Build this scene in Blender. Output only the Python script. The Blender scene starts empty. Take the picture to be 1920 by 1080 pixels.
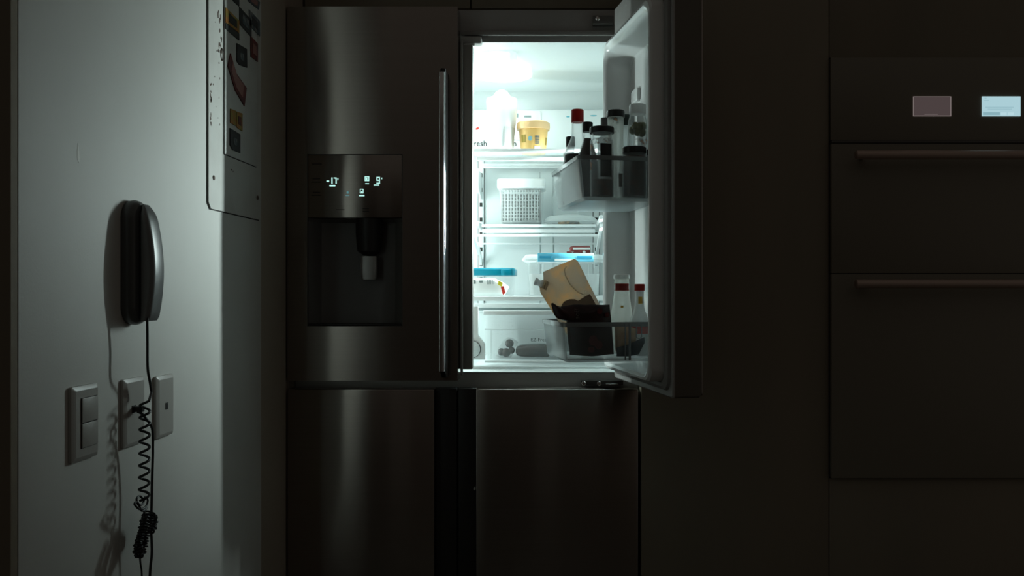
import bpy, bmesh, math, random
from mathutils import Vector, Matrix
random.seed(7)
S = bpy.context.scene
COL = S.collection
PI = math.pi

# ------------------------------------------------------------------ camera, world, lights, exposure
F = 1600.0; CX = 1050.0; CY = 545.0; CH = 1.05      # focal length and principal point for a 1920x1080 frame, camera height
cam = bpy.data.cameras.new('camera'); camo = bpy.data.objects.new('camera', cam); COL.objects.link(camo)
camo.location = (0, 0, CH); camo.rotation_euler = (PI/2, 0, 0)
cam.sensor_width = 36; cam.lens = 36*F/1920
cam.shift_x = -(CX-960)/1920; cam.shift_y = (CY-540)/1920
cam.clip_start = .02
S.camera = camo
S.view_settings.view_transform = 'Standard'; S.view_settings.look = 'None'
S.view_settings.gamma = 1; S.view_settings.use_curve_mapping = False
S.view_settings.exposure = 0.0
W = bpy.data.worlds.new('night'); S.world = W; W.use_nodes = True
bg = W.node_tree.nodes['Background']
bg.inputs[0].default_value = (1.0, .90, .78, 1); bg.inputs[1].default_value = .048

def area(name, loc, rot, sx, sy, power, col):
    l = bpy.data.lights.new(name, 'AREA'); l.shape = 'RECTANGLE'; l.size = sx; l.size_y = sy
    l.energy = power; l.color = col
    o = bpy.data.objects.new(name, l); COL.objects.link(o); o.location = loc; o.rotation_euler = rot
    return o
LC = (.83, 1.0, .975)
# the lamp in the refrigerator ceiling (under its diffuser) and the LED strip on the right inner wall
area('ceiling_lamp_light', (-.17, 2.55, 1.688), (0, 0, 0), .15, .16, .75, LC)
sl = area('side_lamp_light', (.143, 2.47, 1.31), (0, PI/2, math.radians(14)), .28, .018, 6.0, LC)
sl.data.spread = math.radians(98)
area('left_lamp_light', (-.640, 2.47, 1.16), (0, -PI/2, 0), .50, .018, 4.5, LC)

# ------------------------------------------------------------------ materials
def mat(name, col, rough=.5, metal=0., alpha=1., spec=.5, emis=None, estr=0., noise=None, bump=None, aniso=None, trans=0., coat=0.):
    m = bpy.data.materials.new(name); m.use_nodes = True
    nt = m.node_tree; p = nt.nodes['Principled BSDF']
    c = (*col, 1)
    p.inputs['Base Color'].default_value = c
    p.inputs['Roughness'].default_value = rough
    p.inputs['Metallic'].default_value = metal
    p.inputs['Alpha'].default_value = alpha
    p.inputs['Specular IOR Level'].default_value = spec
    p.inputs['Transmission Weight'].default_value = trans
    p.inputs['Coat Weight'].default_value = coat
    if emis:
        p.inputs['Emission Color'].default_value = (*emis, 1); p.inputs['Emission Strength'].default_value = estr
    tc = nt.nodes.new('ShaderNodeTexCoord')
    if noise:       # (scale vector, strength colour 2)
        sc, col2, lo, hi = noise
        mp = nt.nodes.new('ShaderNodeMapping'); mp.inputs['Scale'].default_value = sc
        nz = nt.nodes.new('ShaderNodeTexNoise'); nz.inputs['Scale'].default_value = 1; nz.inputs['Detail'].default_value = 5
        rp = nt.nodes.new('ShaderNodeValToRGB')
        rp.color_ramp.elements[0].position = lo; rp.color_ramp.elements[1].position = hi
        rp.color_ramp.elements[0].color = c; rp.color_ramp.elements[1].color = (*col2, 1)
        nt.links.new(tc.outputs['Object'], mp.inputs[0]); nt.links.new(mp.outputs[0], nz.inputs['Vector'])
        nt.links.new(nz.outputs['Fac'], rp.inputs[0]); nt.links.new(rp.outputs[0], p.inputs['Base Color'])
    if bump:
        sc, st = bump
        mp = nt.nodes.new('ShaderNodeMapping'); mp.inputs['Scale'].default_value = sc
        nz = nt.nodes.new('ShaderNodeTexNoise'); nz.inputs['Scale'].default_value = 1; nz.inputs['Detail'].default_value = 3
        b = nt.nodes.new('ShaderNodeBump'); b.inputs['Strength'].default_value = st; b.inputs['Distance'].default_value = .001
        nt.links.new(tc.outputs['Object'], mp.inputs[0]); nt.links.new(mp.outputs[0], nz.inputs['Vector'])
        nt.links.new(nz.outputs['Fac'], b.inputs['Height']); nt.links.new(b.outputs[0], p.inputs['Normal'])
    if aniso is not None:
        p.inputs['Anisotropic'].default_value = aniso
        cv = nt.nodes.new('ShaderNodeCombineXYZ'); cv.inputs[2].default_value = 1
        nt.links.new(cv.outputs[0], p.inputs['Tangent'])
    return m
M = {}
M['wall'] = mat('wall_paint', (.60, .60, .57), .55, noise=((3, 3, 3), (.54, .54, .51), .35, .75), bump=((240, 240, 240), .12))
M['scuff'] = mat('wall_scuff', (.88, .88, .84), .6)
M['darkwall'] = mat('hallway_paint', (.038, .031, .025), .9, spec=.1)
M['rearwall'] = mat('rear_wall_paint', (.50, .45, .40), .9)
M['palepanel'] = mat('reflection_panel_paint', (.85, .83, .80), .6)
M['floor'] = mat('floor_tile', (.16, .14, .12), .5, noise=((2, 2, 2), (.2, .18, .15), .3, .7))
M['ceiling'] = mat('ceiling_paint', (.3, .28, .26), .9)
M['laminate'] = mat('dark_wood_laminate', (.27, .24, .19), .6, spec=.12, noise=((6, 6, 1.2), (.31, .27, .21), .3, .7))
M['steel'] = mat('brushed_dark_steel', (.40, .36, .33), .22, 1., aniso=.95, noise=((3, 3, 260), (.37, .335, .305), .3, .7))
M['frame'] = mat('grey_cabinet_paint', (.38, .365, .35), .45, .2)
M['darkedge'] = mat('dark_door_edge', (.15, .135, .11), .5, .2)
M['gasket'] = mat('grey_gasket', (.27, .255, .245), .6)
M['mullion'] = mat('grey_mullion', (.24, .23, .215), .4, .2)
M['chrome'] = mat('chrome', (.75, .75, .75), .12, 1.)
M['hingegrey'] = mat('hinge_steel', (.10, .095, .09), .3, .8)
M['gloss_black'] = mat('black_gloss', (.010, .010, .010), .12, spec=.5)
M['black'] = mat('matt_black_plastic', (.018, .017, .016), .45)
M['darkgrey'] = mat('dark_grey_plastic', (.13, .122, .115), .35)
M['paddle'] = mat('silver_plastic', (.45, .45, .44), .35, .5)
M['liner'] = mat('white_liner', (.72, .77, .77), .28)
M['doorliner'] = mat('door_liner', (.84, .85, .84), .13)
M['white'] = mat('white_plastic', (.82, .85, .85), .3)
M['basketwhite'] = mat('basket_white', (.50, .52, .52), .45)
M['shelfglass'] = mat('shelf_glass', (.75, .88, .87), .04, alpha=.22)
M['bin'] = mat('clear_bin_plastic', (.72, .80, .82), .10, alpha=.20)
M['binrim'] = mat('smoked_bin_rim', (.30, .33, .34), .12, alpha=.8)
M['clear'] = mat('clear_container_plastic', (.82, .9, .9), .08, alpha=.12)
M['drawerclear'] = mat('clear_drawer_plastic', (.82, .9, .9), .08, alpha=.07)
M['frost'] = mat('frosted_container_plastic', (.85, .9, .9), .3, alpha=.5)
M['glass'] = mat('bottle_glass', (.80, .86, .86), .04, alpha=.17)
M['lampglow'] = mat('lamp_diffuser', (.9, 1, 1), .4, emis=(.85, 1, .98), estr=2.3)
M['lampcover'] = mat('lamp_cover', (.9, .97, .97), .2, alpha=.55)
M['digit'] = mat('display_digit', (0, 0, 0), .5, emis=(.55, 1, .92), estr=.95)
M['digitdim'] = mat('display_icon_dim', (0, 0, 0), .5, emis=(.3, .75, .8), estr=.28)
M['faint'] = mat('panel_print', (.02, .02, .02), .6)
M['screen_on'] = mat('lit_screen', (.02, .02, .02), .3, emis=(.42, .64, .70), estr=.95)
M['screen_bar'] = mat('lit_screen_bar', (.02, .02, .02), .3, emis=(.26, .45, .51), estr=.95)
M['screen_btn'] = mat('lit_screen_button', (.02, .02, .02), .3, emis=(.50, .72, .78), estr=.95)
M['screen_off'] = mat('dim_screen', (.02, .02, .02), .3, emis=(.075, .055, .055), estr=.9)
M['screen_rim'] = mat('dim_screen_rim', (.02, .02, .02), .3, emis=(.22, .18, .175), estr=.9)
M['endpanel'] = mat('end_panel_laminate', (.40, .345, .28), .6, spec=.12)
M['ovenglass'] = mat('oven_glass', (.27, .245, .20), .35, spec=.25)
M['ovenhandle'] = mat('oven_handle_steel', (.55, .42, .36), .45, .5)
M['phone'] = mat('phone_grey_plastic', (.075, .078, .078), .28, spec=.6)
M['phone2'] = mat('phone_silver_plastic', (.17, .175, .175), .3)
M['cord'] = mat('black_cord', (.008, .008, .008), .5)
M['plate'] = mat('switch_plate', (.40, .39, .365), .35)
M['panelpaint'] = mat('panel_enamel', (.55, .55, .52), .4, noise=((14, 14, 14), (.48, .47, .44), .45, .8))
M['rust'] = mat('chipped_paint', (.10, .07, .055), .8)
M['seam'] = mat('seam_dark', (.03, .027, .025), .8)
M['redcap'] = mat('red_cap', (.40, .03, .022), .4)
M['blackcap'] = mat('black_cap', (.012, .011, .011), .4)
M['greencap'] = mat('dark_green_cap', (.012, .028, .02), .45)
M['greycap'] = mat('grey_cap', (.16, .155, .155), .5)
M['whitecap'] = mat('white_cap', (.9, .9, .89), .35)
M['soy'] = mat('dark_sauce', (.016, .006, .004), .3, spec=.15)
M['brownsauce'] = mat('brown_sauce', (.025, .008, .005), .3, spec=.15)
M['redsauce'] = mat('red_sauce', (.28, .025, .02), .25)
M['smear'] = mat('sauce_smear', (.42, .17, .08), .5, alpha=.8)
def patchy(m, lo, hi, sc, amax=.85):
    nt = m.node_tree; p = nt.nodes['Principled BSDF']; tc = nt.nodes.new('ShaderNodeTexCoord')
    nz = nt.nodes.new('ShaderNodeTexNoise'); nz.inputs['Scale'].default_value = sc; nz.inputs['Detail'].default_value = 4
    mr = nt.nodes.new('ShaderNodeMapRange'); mr.inputs[1].default_value = lo; mr.inputs[2].default_value = hi; mr.inputs[4].default_value = amax
    nt.links.new(tc.outputs['Object'], nz.inputs['Vector']); nt.links.new(nz.outputs['Fac'], mr.inputs[0]); nt.links.new(mr.outputs[0], p.inputs['Alpha'])
def translucent(m, col, fac):
    nt = m.node_tree; p = nt.nodes['Principled BSDF']; out = [n for n in nt.nodes if n.type == 'OUTPUT_MATERIAL'][0]
    tr = nt.nodes.new('ShaderNodeBsdfTranslucent'); tr.inputs[0].default_value = (*col, 1)
    mx = nt.nodes.new('ShaderNodeMixShader'); mx.inputs[0].default_value = fac
    for l in list(nt.links):
        if l.to_node == p and l.to_socket.name == 'Base Color': nt.links.new(l.from_socket, tr.inputs[0])
    nt.links.new(p.outputs[0], mx.inputs[1]); nt.links.new(tr.outputs[0], mx.inputs[2]); nt.links.new(mx.outputs[0], out.inputs[0])
def milky(m, col, alpha, fac, edge=0.):
    nt = m.node_tree; p = nt.nodes['Principled BSDF']; out = [n for n in nt.nodes if n.type == 'OUTPUT_MATERIAL'][0]
    p.inputs['Alpha'].default_value = 1
    tr = nt.nodes.new('ShaderNodeBsdfTranslucent'); tr.inputs[0].default_value = (*col, 1)
    tp = nt.nodes.new('ShaderNodeBsdfTransparent')
    a = nt.nodes.new('ShaderNodeMixShader'); a.inputs[0].default_value = fac
    b = nt.nodes.new('ShaderNodeMixShader'); b.inputs[0].default_value = alpha
    nt.links.new(p.outputs[0], a.inputs[1]); nt.links.new(tr.outputs[0], a.inputs[2])
    nt.links.new(tp.outputs[0], b.inputs[1]); nt.links.new(a.outputs[0], b.inputs[2]); nt.links.new(b.outputs[0], out.inputs[0])
    if edge:        # thicker glass towards the silhouette
        lw = nt.nodes.new('ShaderNodeLayerWeight'); lw.inputs[0].default_value = .5
        pw = nt.nodes.new('ShaderNodeMath'); pw.operation = 'POWER'; pw.inputs[1].default_value = 2.5
        mr = nt.nodes.new('ShaderNodeMapRange'); mr.inputs[3].default_value = alpha; mr.inputs[4].default_value = alpha+edge
        nt.links.new(lw.outputs['Facing'], pw.inputs[0]); nt.links.new(pw.outputs[0], mr.inputs[0]); nt.links.new(mr.outputs[0], b.inputs[0])
milky(M['redcap'], (.62, .06, .04), 1.0, .45)
milky(M['bin'], (.85, .92, .93), .09, .4)
M['bin_lit'] = mat('lit_face_bin_plastic', (.80, .88, .90), .15); milky(M['bin_lit'], (.85, .92, .93), .62, .35)
M['milkyglass'] = mat('milky_glass', (.85, .87, .84), .08); milky(M['milkyglass'], (.95, .97, .93), .30, .6, .5)
milky(M['whitecap'], (.95, .96, .95), 1.0, .45); M['spout'] = mat('white_spout', (.9, .9, .9), .3); milky(M['spout'], (.95, .97, .97), .95, .6)
milky(M['frost'], (.92, .96, .96), .55, .5)
milky(M['glass'], (.9, .95, .95), .10, .45, .6)
patchy(M['smear'], .50, .66, 55)
M['olive'] = mat('olive_green', (.10, .10, .02), .35)
M['jam'] = mat('dark_jam', (.03, .014, .01), .3, noise=((60, 60, 60), (.11, .035, .02), .45, .7))
M['darklabel'] = mat('dark_label', (.02, .018, .018), .5)
M['brownlabel'] = mat('brown_label', (.16, .12, .10), .6)
M['palelabel'] = mat('pale_label', (.72, .74, .72), .6)
M['yellowmark'] = mat('yellow_label_mark', (.75, .45, .08), .6)
M['pouch'] = mat('translucent_tan_pouch', (.86, .58, .32), .3, alpha=1, noise=((20, 20, 20), (.60, .53, .47), .36, .56))
translucent(M['pouch'], (.8, .6, .4), .85)
M['pouch_seal'] = mat('pouch_seal', (.9, .85, .75), .35)
milky(M['pouch_seal'], (.98, .95, .88), .9, .75)
M['darkbag'] = mat('dark_foil_bag', (.018, .007, .007), .3, noise=((30, 30, 30), (.06, .014, .014), .5, .75), bump=((40, 40, 40), .5))
M['bagprint'] = mat('bag_print', (.16, .15, .13), .5)
M['bagred'] = mat('bag_print_red', (.12, .02, .02), .5)
M['orangebag'] = mat('orange_bag', (.42, .22, .09), .45, noise=((30, 30, 30), (.55, .40, .25), .4, .7))
M['bluebag'] = mat('dark_blue_bag', (.02, .035, .045), .4, noise=((24, 24, 24), (.12, .03, .015), .55, .7))
M['tub'] = mat('yellow_tub', (.80, .50, .17), .4)
M['tublid'] = mat('orange_tub_lid', (.92, .60, .30), .35)
M['tubleaf'] = mat('green_gold_print', (.35, .24, .03), .5)
M['barcode'] = mat('barcode_grey', (.10, .14, .16), .6)
M['logo_blue'] = mat('blue_round_mark', (.25, .48, .55), .5)
M['jug'] = mat('milky_white_plastic', (.95, .97, .97), .3)
M['teal'] = mat('teal_lid', (.0, .25, .36), .3)
M['blue'] = mat('light_blue_latch', (.13, .46, .62), .3)
M['blue2'] = mat('blue_latch_core', (.03, .24, .38), .3)
M['flour'] = mat('white_powder', (.80, .83, .83), .8)
M['packet'] = mat('white_packet', (.85, .86, .85), .5)
M['yellow'] = mat('yellow_print', (.75, .62, .03), .5)
M['red'] = mat('red_print', (.65, .03, .015), .5)
M['greyprint'] = mat('grey_print', (.22, .27, .27), .6)
M['blueprint'] = mat('blue_print', (.12, .45, .55), .6)
M['redpack'] = mat('dark_red_wrapper', (.16, .015, .012), .4)
M['food'] = mat('fried_food', (.30, .14, .03), .5, noise=((60, 60, 60), (.05, .02, .012), .45, .6))
M['mushroom'] = mat('dark_produce', (.02, .015, .012), .6)
M['meat'] = mat('brown_wrapped_food', (.06, .034, .03), .2, noise=((30, 30, 30), (.03, .018, .016), .4, .65))
M['plasticwrap'] = mat('cling_wrap', (.8, .85, .85), .08, alpha=.07)
M['magnet_dark'] = mat('magnet_dark', (.025, .03, .03), .5)
M['magnet_orange'] = mat('magnet_orange', (.38, .14, .02), .5, noise=((60, 60, 60), (.25, .20, .03), .4, .6))
M['magnet_red'] = mat('magnet_red', (.17, .022, .02), .5, noise=((60, 60, 60), (.08, .02, .02), .4, .6))
M['magnet_pink'] = mat('magnet_pink', (.30, .14, .12), .5)
M['magnet_blue'] = mat('magnet_blue_grey', (.06, .085, .10), .5, noise=((90, 90, 90), (.18, .18, .17), .5, .6))

# ------------------------------------------------------------------ mesh helpers
def newbm(): return bmesh.new()
def box(bm, x0, x1, y0, y1, z0, z1, bev=0., mp=None):
    vs = [bm.verts.new((x, y, z)) for z in (z0, z1) for y in (y0, y1) for x in (x0, x1)]
    fs = [bm.faces.new([vs[i] for i in q]) for q in ((0, 2, 3, 1), (4, 5, 7, 6), (0, 1, 5, 4), (2, 6, 7, 3), (0, 4, 6, 2), (1, 3, 7, 5))]
    out = vs
    if bev > 0:
        es = list({e for f in fs for e in f.edges})
        r = bmesh.ops.bevel(bm, geom=es, offset=bev, segments=2, affect='EDGES', profile=.5)
        out = list({v for v in r['verts']} | {v for v in vs if v.is_valid})
    if mp:
        for v in out: v.co = mp(*v.co)
    return out
def rrect(x0, x1, y0, y1, r, n=4):
    r = min(r, (x1-x0)/2-1e-5, (y1-y0)/2-1e-5); pts = []
    for cx, cy, a in ((x1-r, y1-r, 0), (x0+r, y1-r, 90), (x0+r, y0+r, 180), (x1-r, y0+r, 270)):
        for i in range(n+1):
            t = math.radians(a+90*i/n); pts.append((cx+r*math.cos(t), cy+r*math.sin(t)))
    return pts
def loft(bm, loops, cap0=True, cap1=True, mp=None):
    """loops: lists of 3-D points of equal length"""
    L = []
    for lp in loops:
        L.append([bm.verts.new(mp(*p) if mp else p) for p in lp])
    for a, b in zip(L, L[1:]):
        n = len(a)
        for i in range(n):
            try: bm.faces.new((a[i], a[(i+1) % n], b[(i+1) % n], b[i]))
            except ValueError: pass
    if cap0: bm.faces.new(L[0])
    if cap1: bm.faces.new(L[-1])
def lathe(bm, prof, n=28, c=(0, 0), cap0=True, cap1=True, mp=None):
    loft(bm, [[(c[0]+r*math.cos(2*PI*i/n), c[1]+r*math.sin(2*PI*i/n), z) for i in range(n)] for r, z in prof], cap0, cap1, mp)
def prism(bm, pts, a, b, mp=None):
    """pts 2-D (p,q); extruded between third coordinate a and b"""
    loft(bm, [[(p, q, a) for p, q in pts], [(p, q, b) for p, q in pts]], mp=mp)
def tube(bm, pts, r, n=8, rad=None):
    pts = [Vector(p) for p in pts]
    t0 = (pts[1]-pts[0]).normalized()
    up = Vector((0, 0, 1)) if abs(t0.z) < .9 else Vector((1, 0, 0))
    nrm = t0.cross(up).normalized(); loops = []
    for i, p in enumerate(pts):
        t = (pts[min(i+1, len(pts)-1)]-pts[max(i-1, 0)])
        t = t.normalized() if t.length > 1e-9 else t0
        nrm = (nrm-t*nrm.dot(t))
        nrm = nrm.normalized() if nrm.length > 1e-6 else t.orthogonal().normalized()
        bn = t.cross(nrm); rr = rad[i] if rad else r
        loops.append([tuple(p+(nrm*math.cos(2*PI*k/n)+bn*math.sin(2*PI*k/n))*rr) for k in range(n)])
    loft(bm, loops)
def puff(bm, pts, t, mp, ed=.0012):
    """cushion-like body from a 2-D outline, thickness +-t along the third coordinate"""
    cx = sum(p[0] for p in pts)/len(pts); cy = sum(p[1] for p in pts)/len(pts)
    def sc(s, d): return [(cx+(x-cx)*s, cy+(y-cy)*s, d) for x, y in pts]
    loft(bm, [sc(.35, -t), sc(.72, -t*.85), sc(.93, -t*.35), sc(1, -ed), sc(1, ed), sc(.93, t*.35), sc(.72, t*.85), sc(.35, t)], mp=mp)
def densify(pts, k=4, jit=0):
    out = []
    for i, p in enumerate(pts):
        q = pts[(i+1) % len(pts)]
        for j in range(k):
            t = j/k; out.append((p[0]+(q[0]-p[0])*t+(random.uniform(-jit, jit) if j else 0), p[1]+(q[1]-p[1])*t+(random.uniform(-jit, jit) if j else 0)))
    return out

def obj(name, bm, m, parent=None, label=None, smooth=True, off=None, kind=None):
    if off is not None:
        for v in bm.verts: v.co = v.co-Vector(off)
    bmesh.ops.recalc_face_normals(bm, faces=bm.faces)
    me = bpy.data.meshes.new(name); bm.to_mesh(me); bm.free()
    me.materials.append(M[m] if isinstance(m, str) else m)
    if smooth:
        me.shade_smooth()
        try: me.set_sharp_from_angle(angle=math.radians(32))
        except Exception: pass
    o = bpy.data.objects.new(name, me); COL.objects.link(o)
    if parent: o.parent = parent
    if label: o['label'] = label
    if kind: o['kind'] = kind
    return o
def tag(o, label, cat, group=None):
    o['label'] = label; o['category'] = cat
    if group: o['group'] = group
    return o
def thing(name, loc, label, cat, group=None, rotz=0):
    o = bpy.data.objects.new(name, None); COL.objects.link(o); o.location = loc; o.rotation_euler = (0, 0, rotz)
    o.empty_display_size = .02
    return tag(o, label, cat, group)
def struct(name, bm, m):
    o = obj(name, bm, m, smooth=False); o['kind'] = 'structure'; return o
def text_bm(s, size, mp, depth=.0004, align='LEFT', bold=0):
    cu = bpy.data.curves.new('t', 'FONT'); cu.body = s; cu.size = size; cu.extrude = depth; cu.align_x = align
    cu.offset = bold; cu.resolution_u = 2
    t = bpy.data.objects.new('t', cu); COL.objects.link(t)
    dg = bpy.context.evaluated_depsgraph_get(); me = bpy.data.meshes.new_from_object(t.evaluated_get(dg))
    bm = bmesh.new(); bm.from_mesh(me)
    bpy.data.objects.remove(t); bpy.data.curves.remove(cu); bpy.data.meshes.remove(me)
    for v in bm.verts: v.co = mp(*v.co)
    return bm
def PX(px, Y): return (px-CX)*Y/F          # world x of a picture column at depth Y
def PZ(py, Y): return CH-(py-CY)*Y/F       # world z of a picture row at depth Y

# ------------------------------------------------------------------ setting
WX = -.70
b = newbm(); box(b, WX-.12, WX, 1.103, 1.999, 0, 2.6); struct('wall_left', b, 'wall')
b = newbm(); box(b, -2.6, -2.5, -2.6, 3.1, 0, 2.6); struct('wall_hallway', b, 'darkwall')
b = newbm(); box(b, -2.5, WX-.13, 3.0, 3.1, 0, 2.6); struct('wall_hallway_end', b, 'darkwall')
b = newbm(); box(b, WX-.12, 2.6, 2.95, 3.1, 0, 2.6); struct('wall_back', b, 'darkwall')
b = newbm(); box(b, -2.5, 2.6, -2.7, -2.6, 0, 2.6); struct('wall_rear', b, 'rearwall')
b = newbm(); box(b, -.68, .0, -2.599, -2.56, .005, 2.1, .004); struct('reflection_panel', b, 'palepanel')  # unseen pale panel added for a lighter band reflected in the steel
b = newbm(); box(b, WX-.125, WX-.0006, 1.088, 1.1025, 0, 2.6, .001); struct('wall_end_cover', b, 'laminate')  # dark cover added over the wall end to darken its unlit face
b = newbm(); box(b, -2.6, 2.6, -2.6, 3.1, -.1, 0); struct('floor', b, 'floor')

# small lighter patch of plaster on the wall (flat repaired spot)
b = newbm()
prism(b, densify([(1.237, 1.243), (1.241, 1.236), (1.243, 1.243), (1.241, 1.258), (1.2385, 1.264)], 2, .0006), WX-.0003, WX+.0003, mp=lambda y, z, x: (x, y, z))
tag(obj('paint_chip', b, 'scuff'), 'small pale chipped spot on the white wall, up left of the telephone', 'wall mark')

# ------------------------------------------------------------------ cabinetry around the refrigerator
cab = thing('tall_cabinet', (.46, 2.5, 0), 'dark tall pantry cabinet right of the open refrigerator door', 'cabinet')
o_ = (.46, 2.5, 0)
b = newbm(); box(b, .2075, .684, 2.195, 2.9, .1, 2.4); obj('body', b, 'laminate', cab, off=o_)
b = newbm(); box(b, .2075, .684, 2.172, 2.194, .105, 2.395, .001); obj('door', b, 'laminate', cab, off=o_)
b = newbm(); box(b, .209, .676, 2.24, 2.9, 0, .099); obj('plinth', b, 'black', cab, off=o_)
ov = thing('oven_cabinet', (.99, 2.5, 0), 'dark tall cabinet housing the built-in double oven', 'cabinet')
o_ = (.99, 2.5, 0)
b = newbm()
box(b, .687, .707, 2.195, 2.9, .1, 2.4); box(b, 1.273, 1.293, 2.195, 2.9, .1, 2.4); box(b, .708, 1.272, 2.195, 2.9, .1, .56); box(b, .708, 1.272, 2.195, 2.9, 1.66, 2.4)
box(b, .708, 1.272, 2.88, 2.9, .561, 1.659); obj('body', b, 'laminate', ov, off=o_)
b = newbm(); box(b, .686, 1.291, 2.172, 2.194, 1.6425, 2.395, .001); obj('door', b, 'laminate', ov, off=o_)
b = newbm(); box(b, .686, 1.291, 2.172, 2.194, .105, .572, .001); obj('drawer', b, 'laminate', ov, off=o_)
b = newbm(); box(b, .695, 1.285, 2.24, 2.9, 0, .099); obj('plinth', b, 'black', ov, off=o_)
b = newbm(); box(b, 1.296, 2.3, 2.195, 2.9, 0, 2.4); box(b, 1.30, 1.79, 2.172, 2.194, .1, 2.395); box(b, 1.795, 2.296, 2.172, 2.194, .1, 2.395)
tag(obj('wall_cabinet', b, 'laminate', smooth=False), 'dark full-height cabinet beyond the oven, at the right edge', 'cabinet')
# upper cabinet above the refrigerator and its left side panel
uc = thing('upper_cabinet', (-.25, 2.6, 1.81), 'dark cupboard above the refrigerator', 'cabinet')
o_ = (-.25, 2.6, 1.81)
b = newbm(); box(b, -.697, .206, 2.345, 2.9, 1.815, 2.4); obj('body', b, 'laminate', uc, off=o_)
b = newbm(); box(b, -.695, -.245, 2.322, 2.344, 1.818, 2.396, .002); obj('door', b, 'laminate', uc, off=o_)
b = newbm(); box(b, -.241, .205, 2.322, 2.344, 1.818, 2.396, .002); obj('door', b, 'laminate', uc, off=o_)
b = newbm(); box(b, -.722, -.7015, 2.001, 2.9, 0, 2.4)
tag(obj('side_panel', b, 'endpanel', smooth=False), 'dark end panel between the white wall and the refrigerator', 'panel')

# double oven
dov = thing('double_oven', (.99, 2.45, .57), 'black built-in double oven with two small screens on its panel', 'oven')
o_ = (.99, 2.45, .57)
b = newbm(); box(b, .712, 1.268, 2.196, 2.80, .565, 1.655); obj('housing', b, 'black', dov, off=o_)
b = newbm(); box(b, .6875, 1.2905, 2.165, 2.195, 1.4315, 1.6415, .001); cp = obj('control_panel', b, 'ovenglass', dov, off=o_)
b = newbm(); box(b, .6875, 1.2905, 2.158, 2.195, 1.424, 1.430, .001); obj('trim_strip', b, 'darkgrey', dov, off=o_)
for z0, z1, hz in ((1.094, 1.4225, 1.388), (.575, 1.0920, 1.066)):
    b = newbm(); box(b, .6875, 1.2905, 2.160, 2.195, z0, z1, .001); d = obj('oven_door', b, 'ovenglass', dov, off=o_)
    b = newbm()
    x0 = PX(1603, 2.115); hzz = PZ(290 if hz > 1.2 else 532, 2.115)
    tube(b, [(x0, 2.115, hzz), (x0+.003, 2.115, hzz), (1.24, 2.115, hzz), (1.243, 2.115, hzz)], .0115, 12, rad=[.007, .0115, .0115, .007])
    for xx in (x0+.03, 1.21): tube(b, [(xx, 2.1602, hzz), (xx, 2.118, hzz)], .006, 8)
    obj('handle', b, 'ovenhandle', d, off=o_)
SY = 2.1645
def screen(x0, x1, lit):
    za, zb = PZ(218, SY), PZ(181, SY)
    b = newbm(); box(b, x0, x1, SY-.0012, SY+.0004, za, zb)
    s = obj('display', b, 'screen_on' if lit else 'screen_rim', dov, 'pale blue lit screen' if lit else 'dim brownish screen with a thin pale edge', False, o_)
    y = SY-.0012
    if lit:
        b = newbm(); box(b, x0+.002, x0+.045, y-.0004, y-.0001, za+.0025, za+.010); obj('status_bar', b, 'screen_bar', s, off=o_)
        for a, c in ((.048, .062), (.066, .080)):
            b = newbm(); box(b, x0+a, x0+c, y-.0004, y-.0001, za+.003, za+.0095); obj('button', b, 'screen_btn', s, off=o_)
        b = newbm()
        for (a, c, zz) in ((.006, .011, zb-.0045), (.004, .018, zb-.0105), (.008, .080, zb-.0275), (.014, .076, zb-.0325)):
            box(b, x0+a, x0+c, y-.0004, y-.0001, zz-.0006, zz+.0006)
        obj('screen_text', b, 'screen_bar', s, off=o_)
    else:
        b = newbm(); box(b, x0+.0012, x1-.0025, y-.0004, y-.0001, za+.0016, zb-.0014); obj('screen_face', b, 'screen_off', s, off=o_)
        b = newbm(); box(b, x0+.028, x0+.062, y-.0008, y-.0005, za+.0042, za+.0052); obj('screen_text', b, 'screen_rim', s, off=o_)
screen(PX(1712, SY), PX(1783, SY), False)
screen(PX(1841, SY), PX(1913, SY), True)

# ------------------------------------------------------------------ refrigerator
FO = (-.25, 2.5, 0)
fr = thing('refrigerator', FO, 'dark steel four-door refrigerator with its upper right door open', 'refrigerator')
YF = 2.25; YD = 2.18
IL, IR, IT, IB, IBK = -.655, .155, 1.704, .836, 2.80
def fp(name, bm, m, parent=None, label=None, smooth=True, kind=None): return obj(name, bm, m, parent or fr, label, smooth, FO, kind)
# cabinet shell (ring around the cold compartment + lower cabinet)
b = newbm()
box(b, -.698, IL-.003, YF, 2.86, .80, 1.79); box(b, IR+.003, .205, YF, 2.86, .80, 1.79)
box(b, IL-.003, IR+.003, YF, 2.86, IT+.003, 1.79); box(b, IL-.003, IR+.003, 2.803, 2.86, .80, IT+.003)
box(b, IL-.003, IR+.003, YF, 2.803, .80, IB-.003)
box(b, -.698, .205, YF, 2.86, .06, .80)
fp('cabinet', b, 'frame', smooth=False)
b = newbm(); box(b, -.26, .195, 2.236, 2.2498, IT+.016, IT+.028, .002); fp('trim_strip', b, 'gasket')
# inner liner
b = newbm()
box(b, IL-.002, IL, YF-.002, 2.80, IB-.002, IT+.002); box(b, IR, IR+.002, YF-.002, 2.80, IB-.002, IT+.002)
box(b, IL, IR, YF-.002, 2.80, IT, IT+.002); box(b, IL, IR, YF-.002, 2.80, IB-.002, IB)
box(b, IL, IR, 2.80, 2.802, IB, IT)
lin = fp('inner_liner', b, 'liner', smooth=False)
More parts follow.
